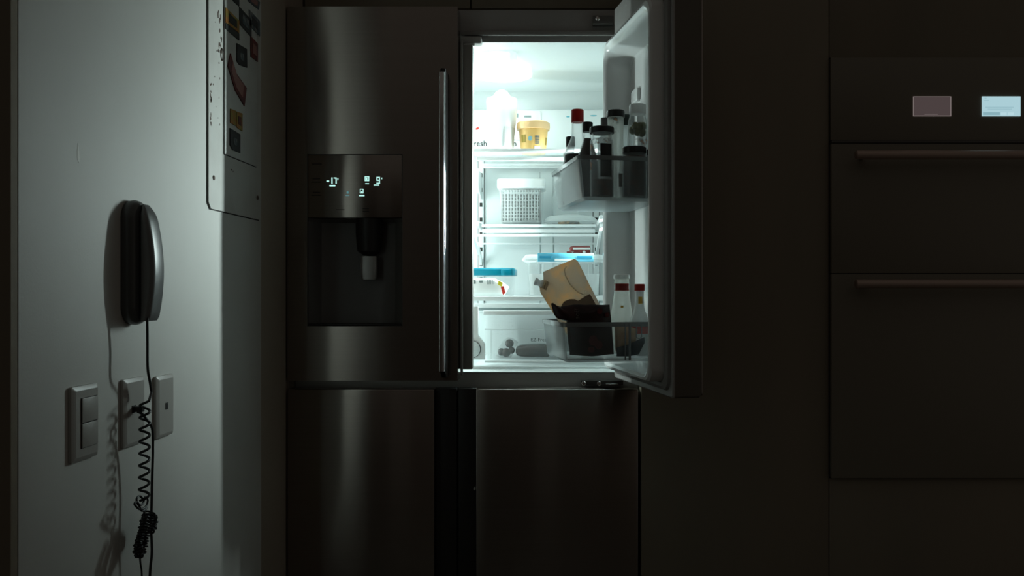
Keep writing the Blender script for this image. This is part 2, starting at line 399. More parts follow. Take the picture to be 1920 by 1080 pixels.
# cover panel at the back, upper part, with print
CPY = 2.775
zt = PZ(205, CPY); zb_ = PZ(292, CPY)
b = newbm(); box(b, IL+.01, IR-.004, CPY, 2.799, zb_, zt, .006); bp = fp('back_cover', b, 'white')
def back_text(s, px, py, size, m='faint'):
    x0, z0 = PX(px, CPY), PZ(py, CPY)
    fp('printed_text', text_bm(s, size, lambda x, y, z: (x0+x, CPY-.0012-z, z0+y)), m, bp)
back_text('Fresh', 880, 274, .026); back_text('on', 953, 274, .026)
def back_blob(px, py, w, h, m, name='printed_mark', Y=CPY, par=None, rot=0):
    b = newbm(); x0, z0 = PX(px, Y), PZ(py, Y)
    prism(b, [(x0+w*math.cos(a)*math.cos(rot)-h*math.sin(a)*math.sin(rot), z0+w*math.cos(a)*math.sin(rot)+h*math.sin(a)*math.cos(rot)) for a in [2*PI*i/12 for i in range(12)]], Y-.0014, Y-.0004, mp=lambda x, z, y: (x, y, z))
    fp(name, b, m, par or bp)
back_blob(895, 241, .006, .0035, 'red', rot=.5); back_blob(888, 217, .0016, .006, 'red')
back_blob(1065, 219, .006, .002, 'blueprint'); back_blob(1113, 217, .011, .002, 'blueprint')
b = newbm(); x0, x1 = PX(930, CPY), PX(1014, CPY)
loft(b, [[(x, y_, z) for x, z in rrect(x0, x1, PZ(262, CPY), PZ(209, CPY), .008)] for y_ in (CPY-.0004, CPY-.004)], False, True)
lbp = fp('sensor_cover', b, 'liner', bp)
b = newbm(); box(b, PX(983, CPY), PX(996, CPY), CPY-.0046, CPY-.0041, PZ(221, CPY), PZ(217, CPY)); box(b, PX(968, CPY), PX(972, CPY), CPY-.0046, CPY-.0041, PZ(221, CPY), PZ(213, CPY)); fp('printed_mark', b, 'greyprint', bp)
# back panel seams
b = newbm()
for px in (1012.5, 1037): box(b, PX(px, 2.799)-.0006, PX(px, 2.799)+.0006, 2.7985, 2.7998, 1.0, zb_-.05)
fp('back_seam', b, 'greyprint')
# shelf ladders with slots
for px in (902, 1118):
    xc = PX(px, 2.795)
    b = newbm(); box(b, xc-.009, xc+.009, 2.7935, 2.7995, .98, zb_-.004, .0008); ld = fp('shelf_ladder', b, 'liner')
    z = .985
    while z < zb_-.03:
        b = newbm(); box(b, xc-.0045, xc+.0045, 2.7925, 2.7934, z, z+.013); z += .0485
        fp('slot', b, 'seam', ld, smooth=False)
    b = newbm()
    for s in (-1, 1): box(b, xc+s*.0105-.0007, xc+s*.0105+.0007, 2.7985, 2.7998, .98, zb_-.004)
    fp('ladder_edge', b, 'seam', ld)
# shelves
def shelf(yf, yb, zt_, x0, x1, trim, brackets=True, glassth=.004):
    b = newbm(); box(b, x0+.004, x1-.004, yf+.004, yb-.003, zt_-glassth, zt_)
    s = fp('glass_shelf', b, 'shelfglass', smooth=False)
    b = newbm(); box(b, x0, x1, yf-.004, yf+.003, zt_-trim, zt_+.003, .0015); fp('front_trim', b, 'white', s)
    b = newbm(); box(b, x0, x1, yb-.003, yb+.003, zt_-.010, zt_+.006, .0015); fp('rear_trim', b, 'white', s)
    return s
def bracket(par, xc, yf, yb, zt_, drop, w=.006):
    b = newbm()
    prof = [(yf, zt_-.002), (yb, zt_-.002), (yb, zt_-drop), (yb-.03, zt_-drop+.004), (yf+.02, zt_-.022), (yf, zt_-.014)]
    prism(b, prof, xc-w/2, xc+w/2, mp=lambda y, z, x: (x, y, z)); fp('bracket', b, 'white', par)
SX0, SX1 = PX(902, 2.795), PX(1118, 2.795)
# top shelf
S1F = 2.48
z1 = PZ(281, S1F)
s1 = shelf(S1F, 2.79, z1, -.252, .128, .007)
b = newbm(); box(b, PX(893, S1F), .128, S1F+.004, S1F+.012, PZ(301, S1F), PZ(294, S1F), .002); fp('front_rail', b, 'white', s1)
for xc in (SX0, SX1): bracket(s1, xc, S1F+.01, 2.79, PZ(301, S1F)+.004, .085)
# folded middle shelf : the front half slid back under the rear half
S2F = 2.60
z2 = PZ(422.5, S2F)
s2 = shelf(S2F, 2.79, z2, PX(903, S2F), PX(1118, S2F), PZ(422.5, S2F)-PZ(427.5, S2F)-.003)
b = newbm(); box(b, PX(903, S2F)+.004, PX(1116, S2F)-.002, S2F+.006, 2.785, PZ(436.5, S2F), PZ(429, S2F)); fp('folded_panel', b, 'shelfglass', s2, smooth=False)
b = newbm(); box(b, PX(903, S2F)+.002, PX(1116, S2F), S2F+.002, S2F+.006, PZ(436.5, S2F), PZ(429.5, S2F), .001); fp('folded_panel_trim', b, 'white', s2)
b = newbm(); box(b, PX(893, S2F), PX(1125, S2F), S2F-.003, S2F+.003, PZ(444, S2F), PZ(439, S2F), .001); fp('cross_rail', b, 'white', s2)
b = newbm(); box(b, PX(904, 2.77), PX(1117, 2.77), 2.767, 2.773, PZ(458.5, 2.77), PZ(455.5, 2.77), .001); fp('cross_rail', b, 'white', s2)
for xc in (SX0, SX1):
    b = newbm()
    y0 = 2.45; zz = PZ(406, 2.45)
    for (w0, pr) in ((0, [(y0, zz), (2.79, zz+.004), (2.79, zz-.014), (y0+.02, zz-.012), (y0, zz-.006)]), (0, [(y0+.01, zz-.02), (y0+.012, zz-.032), (2.76, zz-.105), (2.79, zz-.13), (2.79, zz-.11), (2.75, zz-.085)])):
        prism(b, pr, xc-.004, xc+.004, mp=lambda y, z, x: (x, y, z))
    box(b, xc-.006, xc+.012 if xc < 0 else xc+.006, y0-.004, y0+.010, zz-.008, zz+.003, .001)
    fp('bracket', b, 'white', s2)
# full width lower shelf (cover of the crisper)
S3F = 2.42
z3 = PZ(558, S3F)
s3 = shelf(S3F, 2.79, z3, IL+.004, IR-.004, PZ(558, S3F)-PZ(566, S3F)-.003)
b = newbm(); box(b, -.245, IR-.006, S3F+.012, S3F+.030, PZ(577, S3F), PZ(569, S3F), .001); fp('crisper_rail', b, 'white', s3)
b = newbm(); box(b, -.235, IR-.006, S3F+.04, S3F+.06, PZ(583, S3F), PZ(577.5, S3F), .001); fp('crisper_rail', b, 'greyprint', s3)
# left crisper divider with humidity dial
b = newbm()
XD = PX(905, 2.36)
prism(b, [(-.34, PZ(575, 2.36)), (PX(896, 2.36), PZ(575, 2.36)), (PX(896, 2.36), PZ(628, 2.36)), (PX(909, 2.36), PZ(645, 2.36)), (PX(909, 2.36), PZ(674, 2.36)), (-.34, PZ(674, 2.36))], 2.36, 2.375, mp=lambda x, z, y: (x, y, z))
div = fp('crisper_divider', b, 'white')
kc = (PX(884.5, 2.355), PZ(655, 2.355))
b = newbm(); lathe(b, [(.0245, 0), (.0245, .001)], 32, mp=lambda x, y, z: (kc[0]+x, 2.3595-z, kc[1]+y)); fp('dial_ring', b, 'seam', div)
b = newbm(); lathe(b, [(.0232, 0), (.0225, .006), (.020, .007)], 32, mp=lambda x, y, z: (kc[0]+x, 2.3585-z, kc[1]+y))
ca, sa = math.cos(.35), math.sin(.35)
box(b, -.021, .021, -.006, .006, .0071, .013, .0015, mp=lambda x, y, z: (kc[0]+x*ca-y*sa, 2.3585-z, kc[1]+x*sa+y*ca)); fp('dial', b, 'liner', div)
b = newbm(); box(b, kc[0]-.0005, kc[0]+.0005, 2.3585, 2.3598, kc[1]+.028, kc[1]+.031); fp('dial_mark', b, 'seam', div)
# crisper drawer (clear, right)
DYF = 2.39
dx0, dx1, dz0, dz1 = PX(909, DYF), .135, PZ(676, DYF), PZ(588, DYF)
b = newbm()
def rl(x0, x1, y0, y1, r, z): return [(x, y, z) for x, y in rrect(x0, x1, y0, y1, r)]
loft(b, [rl(dx0, dx1, DYF+.008, 2.76, .02, dz0), rl(dx0-.002, dx1, DYF, 2.77, .02, dz1), rl(dx0, dx1-.002, DYF+.003, 2.765, .018, dz1), rl(dx0+.003, dx1-.003, DYF+.011, 2.757, .018, dz0+.003)])
dr = fp('crisper_drawer', b, 'drawerclear')
b = newbm(); box(b, dx0-.004, dx1+.002, DYF-.006, DYF+.010, dz1-.004, dz1+.009, .002); fp('drawer_rim', b, 'white', dr)
b = newbm(); box(b, dx0, dx1, DYF-.003, DYF+.0, PZ(619, DYF), PZ(616.5, DYF), .0005); box(b, dx0+.016, dx0+.020, DYF-.001, DYF+.003, dz0+.004, PZ(619, DYF)); fp('drawer_bead', b, 'frost', dr)
b = newbm(); box(b, dx0, dx1, DYF-.004, DYF+.006, dz0-.006, dz0, .001); fp('drawer_foot', b, 'white', dr)
xt, ztx = PX(995, DYF), PZ(639.5, DYF)
fp('printed_text', text_bm('EZ-Fresh Zone', .0128, lambda x, y, z: (xt+x*1.08, DYF-.0045-z, ztx+y), .0002), 'seam', dr)
b = newbm(); box(b, -.24, IR-.006, 2.34, 2.80, IB, IB+.006, .001); fp('floor_tray', b, 'liner')
# ceiling lamp
b = newbm(); loft(b, [[(x, y, z) for x, y in rrect(-.262, -.085, 2.43, 2.66, .085, 8)] for z in (1.7035, 1.699)], False, True); cl = fp('lamp_diffuser', b, 'lampglow', None, 'bright glowing ceiling lamp')
b = newbm(); lc = PX(941, 2.36)
lathe(b, [(.043, 1.704), (.042, 1.690), (.036, 1.676), (.024, 1.668), (.008, 1.666)], 28, (lc, 2.36), cap0=False); fp('lamp_cover', b, 'lampcover', cl)
b = newbm(); lathe(b, [(.022, 1.7035), (.022, 1.68), (.016, 1.672)], 24, (lc, 2.36), cap0=False); fp('lamp_bulb', b, 'lampglow', cl)
# side LED strip behind the open door
b = newbm(); box(b, .1485, .1545, 2.455, 2.485, 1.16, 1.46, .001); fp('side_lamp', b, 'white')
b = newbm(); box(b, -.6545, -.6485, 2.455, 2.485, .90, 1.42, .001); fp('side_lamp', b, 'white')

# left upper door (closed) with dispenser
DXL, DXR = -.697, -.2616
DZ0, DZ1 = .820, 1.776
px_ = lambda p: PX(p, YD)
pz_ = lambda p: PZ(p, YD)
qx0, qx1, qz0, qz1, qzm = px_(577), px_(754), pz_(611), pz_(290), pz_(408)
b = newbm()
box(b, DXL, DXR, YD, 2.244, qz1, DZ1); box(b, DXL, DXR, YD, 2.244, DZ0, qz0)
box(b, DXL, qx0, YD, 2.244, qz0, qz1); box(b, qx1, DXR, YD, 2.244, qz0, qz1); box(b, qx0, qx1, 2.236, 2.244, qz0, qz1)
ldr = fp('door', b, 'steel', None, 'closed left door with the dispenser', smooth=False)
b = newbm(); box(b, qx0+.001, qx1-.001, YD-.0006, YD+.02, qzm, qz1-.001, .0004); dsp = fp('dispenser_panel', b, 'steel', ldr)
b = newbm()
t = .0012
for (a, c, d, e) in ((qx0-t, qx0, qz0-t, qz1+t), (qx1, qx1+t, qz0-t, qz1+t), (qx0, qx1, qz1, qz1+t), (qx0, qx1, qz0-t, qz0)): box(b, a, c, YD-.0015, YD+.001, d, e)
fp('dispenser_frame', b, 'darkgrey', ldr)
# dispenser niche
b = newbm(); mw = (qx0+qx1)/2
N = 10
prof = [[(x, y, z) for x, y in pts] for z, pts in []]
def niche_loop(z, dep):
    pts = []
    for i in range(N+1):
        tt = i/N; x = qx0+.001+(qx1-qx0-.002)*tt
        pts.append((x, 2.181+dep*(1-abs(2*tt-1)**6), z))
    return pts
A = [[b.verts.new(p) for p in niche_loop(z, d)] for z, d in ((qz0+.001, .048), (qzm-.01, .052), (qzm-.001, .02))]
for r0, r1 in zip(A, A[1:]):
    for i in range(N): b.faces.new((r0[i], r0[i+1], r1[i+1], r1[i]))
fp('dispenser_niche', b, 'darkgrey', ldr)
b = newbm(); box(b, qx0+.001, qx1-.001, YD+.001, 2.228, qz0+.0005, qz0+.006, .001); fp('drip_tray', b, 'black', ldr)
xc = px_(690)
b = newbm()
lathe(b, [(.014, pz_(478)), (.030, pz_(470)), (.034, pz_(440)), (.034, qzm-.001)], 24, (xc-.004, 2.212)); fp('nozzle', b, 'black', ldr)
b = newbm()
loft(b, [[(x, y, z) for x, y in rrect(xc-.024*s, xc+.018*s, 2.196, 2.216, .008)] for z, s in ((pz_(524), .8), (pz_(521), .97), (pz_(500), 1.04), (pz_(480), 1.0))]); fp('paddle', b, 'paddle', ldr, 'silver lever under the nozzle')
# display digits
def seg(segs, x, z, w, h, t, out):
    S7 = {'a': (0, h-t, w, h), 'd': (0, 0, w, t), 'g': (0, h/2-t/2, w, h/2+t/2), 'f': (0, h/2, t, h), 'b': (w-t, h/2, w, h), 'e': (0, 0, t, h/2), 'c': (w-t, 0, w, h/2)}
    for s in segs:
        a = S7[s]; box(out, x+a[0], x+a[2], YD-.0016, YD-.0008, z+a[1], z+a[3])
def dz(px, py): return px_(px), pz_(py)
b = newbm(); x, z = dz(612.5, 341); box(b, x, x+.0065, YD-.0016, YD-.0008, z, z+.0035)
x, z = dz(621.5, 344.5); seg('bc', x-.003, z, .006, .016, .0028, b); seg('abc', x+.006, z, .0075, .016, .0028, b)
x, z = dz(633, 338); box(b, x, x+.002, YD-.0016, YD-.0008, z, z+.006)
x, z = dz(706, 344.5); seg('abcdfg', x, z, .009, .0175, .0027, b); x, z = dz(715.5, 336); box(b, x, x+.0016, YD-.0016, YD-.0008, z, z+.004)
fp('temperature_digits', b, 'digit', dsp, 'pale green lit digits reading -17 and 9', kind='stuff')
b = newbm()
for s in ((618, 349.5, 11), (701, 348.5, 10), (685, 345, 7), (673.5, 368, 10)):
    x, z = dz(s[0], s[1]); box(b, x, x+s[2]*YD/F, YD-.0016, YD-.0008, z, z+.0036 if s[2] > 8 else z+.002)
x, z = dz(684, 339.5); 
for (a, c, d, e) in ((0, .0115, 0, .0022), (0, .0115, .0098, .012), (0, .0022, 0, .012), (.0093, .0115, 0, .012), (.003, .007, .003, .009)): box(b, x+a, x+c, YD-.0016, YD-.0008, z+d, z+e)
x, z = dz(675, 362.5)
for (a, c, d, e) in ((0, .009, 0, .0018), (0, .009, .0095, .0115), (0, .0018, 0, .0115), (.0072, .009, 0, .0115), (.003, .0062, .0015, .005)): box(b, x+a, x+c, YD-.0016, YD-.0008, z+d, z+e)
fp('display_icons', b, 'digit', dsp, kind='stuff')
b = newbm(); x, z = dz(648, 367.5); box(b, x, x+.010, YD-.0016, YD-.0008, z, z+.0016); box(b, x+.003, x+.008, YD-.0016, YD-.0008, z+.006, z+.012); fp('display_icon', b, 'digitdim', dsp)
b = newbm()
for (px, py, w) in ((585, 308, 18), (586, 336, 14), (584, 342, 17), (587, 361, 13), (584, 367, 17), (630, 394, 16), (680, 392, 12), (680, 397, 12)):
    x, z = dz(px, py); box(b, x, x+w*YD/F, YD-.0012, YD-.0008, z, z+.0018)
fp('panel_print', b, 'faint', dsp, kind='stuff')
# bow handle of the left door
b = newbm()
hz0, hz1 = PZ(712, 2.12)-.0, PZ(127, 2.12)
hx = -.292
pts = []
def hloop(z, dy, w):
    return [(x, y, z) for x, y in rrect(hx-w, hx+w, 2.118-dy, 2.178, .007)]
loft(b, [hloop(DZ0+.012, -.02, .007), hloop(DZ0+.03, 0, .008), hloop(1.2, .004, .0085), hloop(hz1-.012, 0, .008), hloop(hz1, -.006, .0065)])
h = fp('handle', b, 'gloss_black', ldr)
b = newbm()
loft(b, [[(x, y, z) for x, y in rrect(hx-.008, hx+.006, 2.1115-dy, 2.1165-dy, .0022)] for z, dy in ((DZ0+.03, 0), (1.2, .004), (hz1-.012, 0))]); fp('handle_edge', b, 'chrome', h, 'polished front edge of the handle')
# flipper mullion on the left door
b = newbm(); box(b, -.2625, -.2275, 2.222, 2.262, .845, 1.694, .004); ml = fp('mullion', b, 'mullion', ldr)
b = newbm(); box(b, -.2585, -.252, 2.2145, 2.2215, .83, 1.70, .002); fp('gasket', b, 'gasket', ml)
b = newbm(); box(b, -.262, -.205, 2.226, 2.256, 1.6945, 1.715, .005); box(b, -.252, -.222, 2.222, 2.23, 1.688, 1.6945, .002); fp('mullion_guide', b, 'frame', ml)

# lower doors
b = newbm(); box(b, -.697, -.3215, YD, 2.245, .075, .798, .003); fp('door', b, 'steel', None, 'lower left freezer door')
b = newbm(); box(b, -.2145, .2, YD, 2.245, .075, .798, .003); lr = fp('door', b, 'steel', None, 'lower right freezer door')
for (a, c) in ((-.3205, -.2665), (-.2625, -.2155)):
    b = newbm(); box(b, a, c, 2.204, 2.245, .075, .797, .002); fp('grip_strip', b, 'black')
b = newbm(); box(b, -.2195, -.2155, 2.178, 2.2035, PZ(919, 2.18), PZ(914, 2.18), .001); fp('latch', b, 'paddle', lr)
b = newbm(); box(b, -.66, .17, 2.28, 2.8, 0, .059); fp('base', b, 'black')

# right upper door, standing open
TA = math.radians(12.0)
d_ = Vector((math.sin(TA), -math.cos(TA), 0)); n_ = Vector((-math.cos(TA), -math.sin(TA), 0)); A0 = Vector((.14, 2.2, 0))
def D(u, v, z): return tuple(A0+d_*u+n_*v+Vector((0, 0, z)))
RZ0, RZ1, UL = .826, 1.776, .445
def ring(i, v, r, top=None, bot=None): # rounded rectangle of the door inset by i
    return [(u, v, z) for u, z in rrect(i, UL-i, RZ0+(bot if bot is not None else i), RZ1-(top if top is not None else i), r, 6)]
LB, LT = .030, .105        # liner insets at bottom and top
b = newbm()
loft(b, [ring(.030, 0, .03, LT, LB), ring(.003, 0, .004), ring(0, -.003, .006), ring(0, -.006, .006)], False, False, D)
rd = fp('door', b, 'frame', None, 'open right door seen from its inner side')
b = newbm(); loft(b, [ring(.0001, -.006, .006), ring(0, -.060, .006), ring(.004, -.065, .006)], False, True, D); fp('door_edge', b, 'darkedge', rd)
b = newbm(); loft(b, [ring(.004, -.0655, .006), ring(.004, -.068, .006)], True, True, D); fp('outer_skin', b, 'steel', rd)
b = newbm(); loft(b, [ring(.029, .0005, .03, LT-.001, LB-.001), ring(.029, .008, .03, LT-.001, LB-.001), ring(.020, .010, .03, LT-.008, LB-.008), ring(.012, .006, .03, LT-.016, LB-.015), ring(.010, .0005, .03, LT-.018, LB-.017)], False, False, D); fp('gasket', b, 'gasket', rd)
b = newbm()
loft(b, [ring(.030, -.001, .03, LT, LB), ring(.031, .034, .032, LT, LB), ring(.034, .039, .034, LT+.003, LB+.003), ring(.040, .040, .036, LT+.009, LB+.008),
         ring(.046, .036, .036, LT+.016, LB+.014), ring(.050, .030, .034, LT+.021, LB+.016), ring(.056, -.025, .032, LT+.040, LB+.022), ring(.060, -.028, .03, LT+.044, LB+.028)], False, True, D)
dl = fp('door_liner', b, 'doorliner', rd)
# bosses on the liner
b = newbm()
loft(b, [[(u, v, z) for u, z in rrect(.078+i, .135-i, 1.512+i, 1.546-i, .008)] for v, i in ((-.0278, 0), (-.021, .001), (-.0195, .003))], False, True, D)
fp('bin_mount', b, 'doorliner', rd)
# bins
def door_bin(u0, u1, v0, v1, z0, z1, taper, rimh, label):
    def lp(i, z, r=.012, t=1.): return [(u, v, z) for u, v in rrect(u0+i, u1-i, v0+i*.3, v1-i, r, 4)]
    b = newbm()
    loft(b, [lp(taper+.006, z0), lp(taper, z0+.006), lp(0, z1), lp(.0025, z1), lp(taper+.0025, z0+.008), lp(taper+.008, z0+.004)], True, True, D)
    o = fp('door_bin', b, 'bin', rd, label)
    o.data.materials.append(M['bin_lit'])
    nn = Vector((-math.cos(TA), -math.sin(TA), 0))
    for f in o.data.polygons:
        if f.normal.dot(nn) > .6 and f.center.z > z0+.004 or f.center.z < z0+.012: f.material_index = 1  # front wall and underside get a milkier copy, painting them as lit
    b = newbm(); loft(b, [lp(-.0018, z1-rimh), lp(-.0022, z1+.001), lp(.004, z1+.001), lp(.004, z1-rimh)], False, False, D)
    r = fp('bin_rim', b, 'binrim', rd); r.parent = rd
    return o
b1 = door_bin(.036, .334, -.024, .172, 1.247, 1.342, .012, .008, 'upper clear bin')
b2 = door_bin(.075, .318, -.024, .203, .893, .980, .008, .009, 'lower clear bin')
# divider and loop clip on the lower bin's near end
b = newbm(); box(b, .3185, .3225, .052, .057, .897, .978, .0008, mp=D); box(b, .3185, .3215, .063, .066, .897, .978, .0008, mp=D); fp('bin_rib', b, 'binrim', rd)
b = newbm(); tube(b, [D(.322, .040, .972), D(.322, .040, .948), D(.322, .034, .944), D(.322, .028, .948), D(.322, .028, .972), D(.322, .034, .975), D(.322, .040, .972)], .0012, 6); fp('bin_clip', b, 'binrim', rd)
# hinges
b = newbm()
zh = PZ(716, 2.235)
box(b, .055, .165, 2.228, 2.2495, zh-.008, zh+.004, .001)
hg = fp('hinge', b, 'hingegrey')
b = newbm()
for xx in (.062, .102):
    lathe(b, [(.006, 0), (.006, .004), (.004, .0055)], 14, mp=lambda x, y, z, xx=xx: (xx+x, 2.2278-z, zh-.003+y)); fp('hinge_screw', b, 'chrome', hg); b = newbm()
box(b, .118, .150, 2.195, 2.228, zh-.004, zh-.001, .0005); fp('hinge_arm', b, 'chrome', hg)
b = newbm(); zh2 = 1.758; box(b, .085, .14, 2.225, 2.2495, zh2-.012, zh2+.010, .002); hg2 = fp('hinge', b, 'darkgrey')
b = newbm(); lathe(b, [(.006, 0), (.006, .004), (.003, .006)], 14, mp=lambda x, y, z: (.098+x, 2.2248-z, zh2+y)); fp('hinge_screw', b, 'chrome', hg2)

# ------------------------------------------------------------------ bottles and jars
def smooth_prof(p, k=5):
    out = []
    for i in range(len(p)-1):
        p0 = p[max(i-1, 0)]; p1 = p[i]; p2 = p[i+1]; p3 = p[min(i+2, len(p)-1)]
        for j in range(k):
            t = j/k
            f = lambda a, b_, c, d: .5*((2*b_)+(-a+c)*t+(2*a-5*b_+4*c-d)*t*t+(-a+3*b_-3*c+d)*t**3)
            out.append((max(.0005, f(p0[0], p1[0], p2[0], p3[0])), min(max(f(p0[1], p1[1], p2[1], p3[1]), min(p1[1], p2[1])), max(p1[1], p2[1]))))
    out.append(p[-1]); return out
def rad_at(prof, z):
    for (r0, z0), (r1, z1) in zip(prof, prof[1:]):
        if z0 <= z <= z1: return r0+(r1-r0)*((z-z0)/(z1-z0) if z1 > z0 else 0)
    return prof[-1][0]
def vessel(name, cat, label, loc, prof, glass='glass', liquid=None, level=None, cap=None, capm='blackcap', bands=(), extra=None, group=None):
    """prof: (r,z) from base to mouth; cap: (r, z0, z1); bands: (z0, z1, a0, a1, mat, name)"""
    t = thing(name, loc, label, cat, group)
    P = smooth_prof(prof)
    b = newbm(); r0 = P[0][0]
    inner = [(max(r-.0018, .0006), z) for r, z in P if z > P[0][1]+.003]
    lathe(b, [(r0*.86, P[0][1])]+[(r, z+.0015) for r, z in P[:1]]+P[1:]+inner[::-1], 28, cap0=True, cap1=True); obj('glass_body' if glass in ('glass', 'milkyglass') else 'body', b, glass, t)
    if liquid:
        b = newbm(); lp = [(r, z) for r, z in inner if z < level]
        lp = [(max(r-.0006, .001), z) for r, z in lp]+[(rad_at(inner, level)-.0006, level)]
        lathe(b, lp, 28); obj('contents', b, liquid, t)
    if cap:
        r, z0, z1 = cap; b = newbm()
        n = 36; lp = []
        for z, s in ((z0, 1), (z0+.001, 1.0), (z1-.003, 1.0), (z1-.001, .97), (z1, .88)):
            lp.append([((r*s)*(1+(.015 if i % 2 else 0))*math.cos(2*PI*i/n), (r*s)*(1+(.015 if i % 2 else 0))*math.sin(2*PI*i/n), z) for i in range(n)])
        loft(b, lp); obj('cap', b, capm, t)
    for (z0, z1, a0, a1, m, nm) in bands:
        b = newbm(); K = 16; rows = []
        for z in [z0+(z1-z0)*i/4 for i in range(5)]:
            rows.append([b.verts.new(((rad_at(P, z)+.0007)*math.cos(math.radians(a0+(a1-a0)*k/K)), (rad_at(P, z)+.0007)*math.sin(math.radians(a0+(a1-a0)*k/K)), z)) for k in range(K+1)])
        for r_, q_ in zip(rows, rows[1:]):
            for k in range(K): b.faces.new((r_[k], r_[k+1], q_[k+1], q_[k]))
        obj(nm, b, m, t)
    if extra: extra(t)
    return t
ZB = 1.2515+.0045; ZL = .8975+.0045
def DL(u, v, z): return D(u, v, z)
# a: tall red-capped sauce bottle
vessel('sauce_bottle', 'bottle', 'tall clear bottle with a red cap and dark sauce, upper door bin', DL(.126, .127, ZB),
       [(.033, 0), (.0345, .004), (.0345, .110), (.0325, .123), (.024, .142), (.0165, .160), (.0142, .178), (.0138, .205)], liquid='soy', level=.119, cap=(.0150, .198, .2285), capm='redcap')
# b: dark-capped bottle of brown sauce
vessel('sauce_bottle', 'bottle', 'brown sauce bottle with black cap, between red-capped bottle and squat jar', DL(.199, .120, ZB),
       [(.024, 0), (.025, .004), (.025, .085), (.020, .115), (.013, .135), (.010, .150), (.0105, .168)], liquid='brownsauce', level=.147, cap=(.0122, .162, .1845), capm='blackcap')
# c: squat jar, black lid, dark label
vessel('glass_jar', 'jar', 'squat smeared glass jar with a wide black lid and dark label, upper bin', DL(.283, .108, ZB),
       [(.024, 0), (.0262, .004), (.0262, .118), (.025, .128), (.0225, .135), (.0225, .150)], liquid='jam', level=.040, cap=(.0272, .144, .158), capm='blackcap',
       bands=((.045, .118, -100, -40, 'darklabel', 'paper_label'), (.117, .131, -170, -30, 'smear', 'smear'), (.062, .118, -168, -140, 'smear', 'smear')))
# d: tall jar, dark lid
vessel('glass_jar', 'jar', 'tall narrow glass jar with a black lid and orange smears in the upper bin', DL(.190, .050, ZB),
       [(.0255, 0), (.027, .004), (.027, .030), (.026, .060), (.020, .110), (.0185, .150), (.019, .190), (.019, .204)], glass='milkyglass', cap=(.0212, .200, .2165), capm='blackcap',
       bands=((.160, .198, -150, -70, 'smear', 'smear'), (.035, .066, -78, -20, 'brownlabel', 'paper_label')))
# e: jar with dark green lid
vessel('glass_jar', 'jar', 'pale jar with a dark green lid at the back of the upper bin', DL(.112, .003, ZB),
       [(.019, 0), (.020, .004), (.020, .185), (.018, .193), (.018, .205)], glass='frost', cap=(.0215, .196, .2225), capm='greencap')
# f: olives with white cap
def olives(t):
    for i, (a, z, s) in enumerate(((-120, .176, .0085), (-70, .174, .0095), (-20, .177, .0085), (-95, .163, .009), (-45, .162, .0095), (60, .172, .009), (150, .170, .009))):
        b = newbm(); bmesh.ops.create_uvsphere(b, u_segments=12, v_segments=8, radius=1)
        for v in b.verts: v.co = Vector((v.co.x*s, v.co.y*s, v.co.z*s*1.2))+Vector((.0125*math.cos(math.radians(a)), .0125*math.sin(math.radians(a)), z))
        obj('olive', b, 'olive', t)
vessel('olive_jar', 'jar', 'glass jar of green olives with a white cap against the door liner', DL(.212, .003, ZB),
       [(.0235, 0), (.0245, .004), (.0245, .090), (.0240, .140), (.0225, .185), (.019, .200), (.019, .212)], cap=(.0195, .206, .228), capm='whitecap', extra=olives,
       bands=((.128, .150, -110, -30, 'smear', 'smear'),))
# g, h: dark lidded jars
vessel('glass_jar', 'jar', 'short wide jar of dark preserve with a black lid at the bin\'s near corner', DL(.293, .036, ZB),
       [(.0245, 0), (.026, .004), (.026, .095), (.0245, .103), (.0235, .106)], liquid='jam', level=.094, cap=(.0265, .100, .1145), capm='blackcap')
vessel('glass_jar', 'jar', 'small dark jar half hidden behind the shiny edge of the open door', DL(.300, -.008, ZB),
       [(.015, 0), (.0162, .004), (.0162, .090), (.015, .096), (.0145, .100)], liquid='jam', level=.088, cap=(.0165, .096, .110), capm='blackcap')
# i: small black-cap bottle far
vessel('sauce_bottle', 'bottle', 'small bottle with a black cap half hidden behind the tall red-capped one', DL(.076, .133, ZB),
       [(.022, 0), (.023, .004), (.023, .085), (.019, .105), (.011, .125), (.010, .150)], liquid='soy', level=.070, cap=(.0115, .148, .172), capm='blackcap')
# j: tiny brown bottle
vessel('small_bottle', 'bottle', 'tiny brown bottle between the red-capped and the black-capped bottles', DL(.170, .147, ZB),
       [(.0095, 0), (.0105, .003), (.0105, .075), (.009, .083), (.006, .087)], glass='brownsauce', cap=(.0065, .0872, .094), capm='smear')
# k: grey cap
vessel('squeeze_bottle', 'bottle', 'slim bottle with a grey cap behind the two black-lidded jars', DL(.120, .058, ZB),
       [(.0165, 0), (.0175, .004), (.0175, .150), (.013, .165), (.0085, .170), (.0085, .180)], glass='frost', cap=(.0098, .178, .213), capm='greycap')
# lower bin bottles
vessel('ketchup_bottle', 'bottle', 'glass bottle with white lid and red sauce left in its neck, lower door bin', DL(.172, .030, ZL),
       [(.024, 0), (.0265, .004), (.0265, .075), (.0255, .090), (.0205, .125), (.0175, .150), (.017, .170), (.017, .178)], glass='milkyglass', cap=(.0192, .176, .1865), capm='whitecap',
       bands=((.148, .165, -175, -10, 'redsauce', 'sauce_remnant'), (.108, .113, -100, -85, 'yellowmark', 'sauce_remnant')))
vessel('sauce_bottle', 'bottle', 'slim bottle with a red cap next to the white-lidded bottle, lower door bin', DL(.248, .0095, ZL),
       [(.021, 0), (.0225, .004), (.0225, .062), (.021, .082), (.0125, .105), (.0105, .125), (.0105, .150)], glass='frost', cap=(.0118, .148, .1635), capm='redcap',
       bands=((.050, .075, -150, -30, 'redcap', 'paper_label'), (.118, .134, -110, -60, 'yellowmark', 'paper_label')))

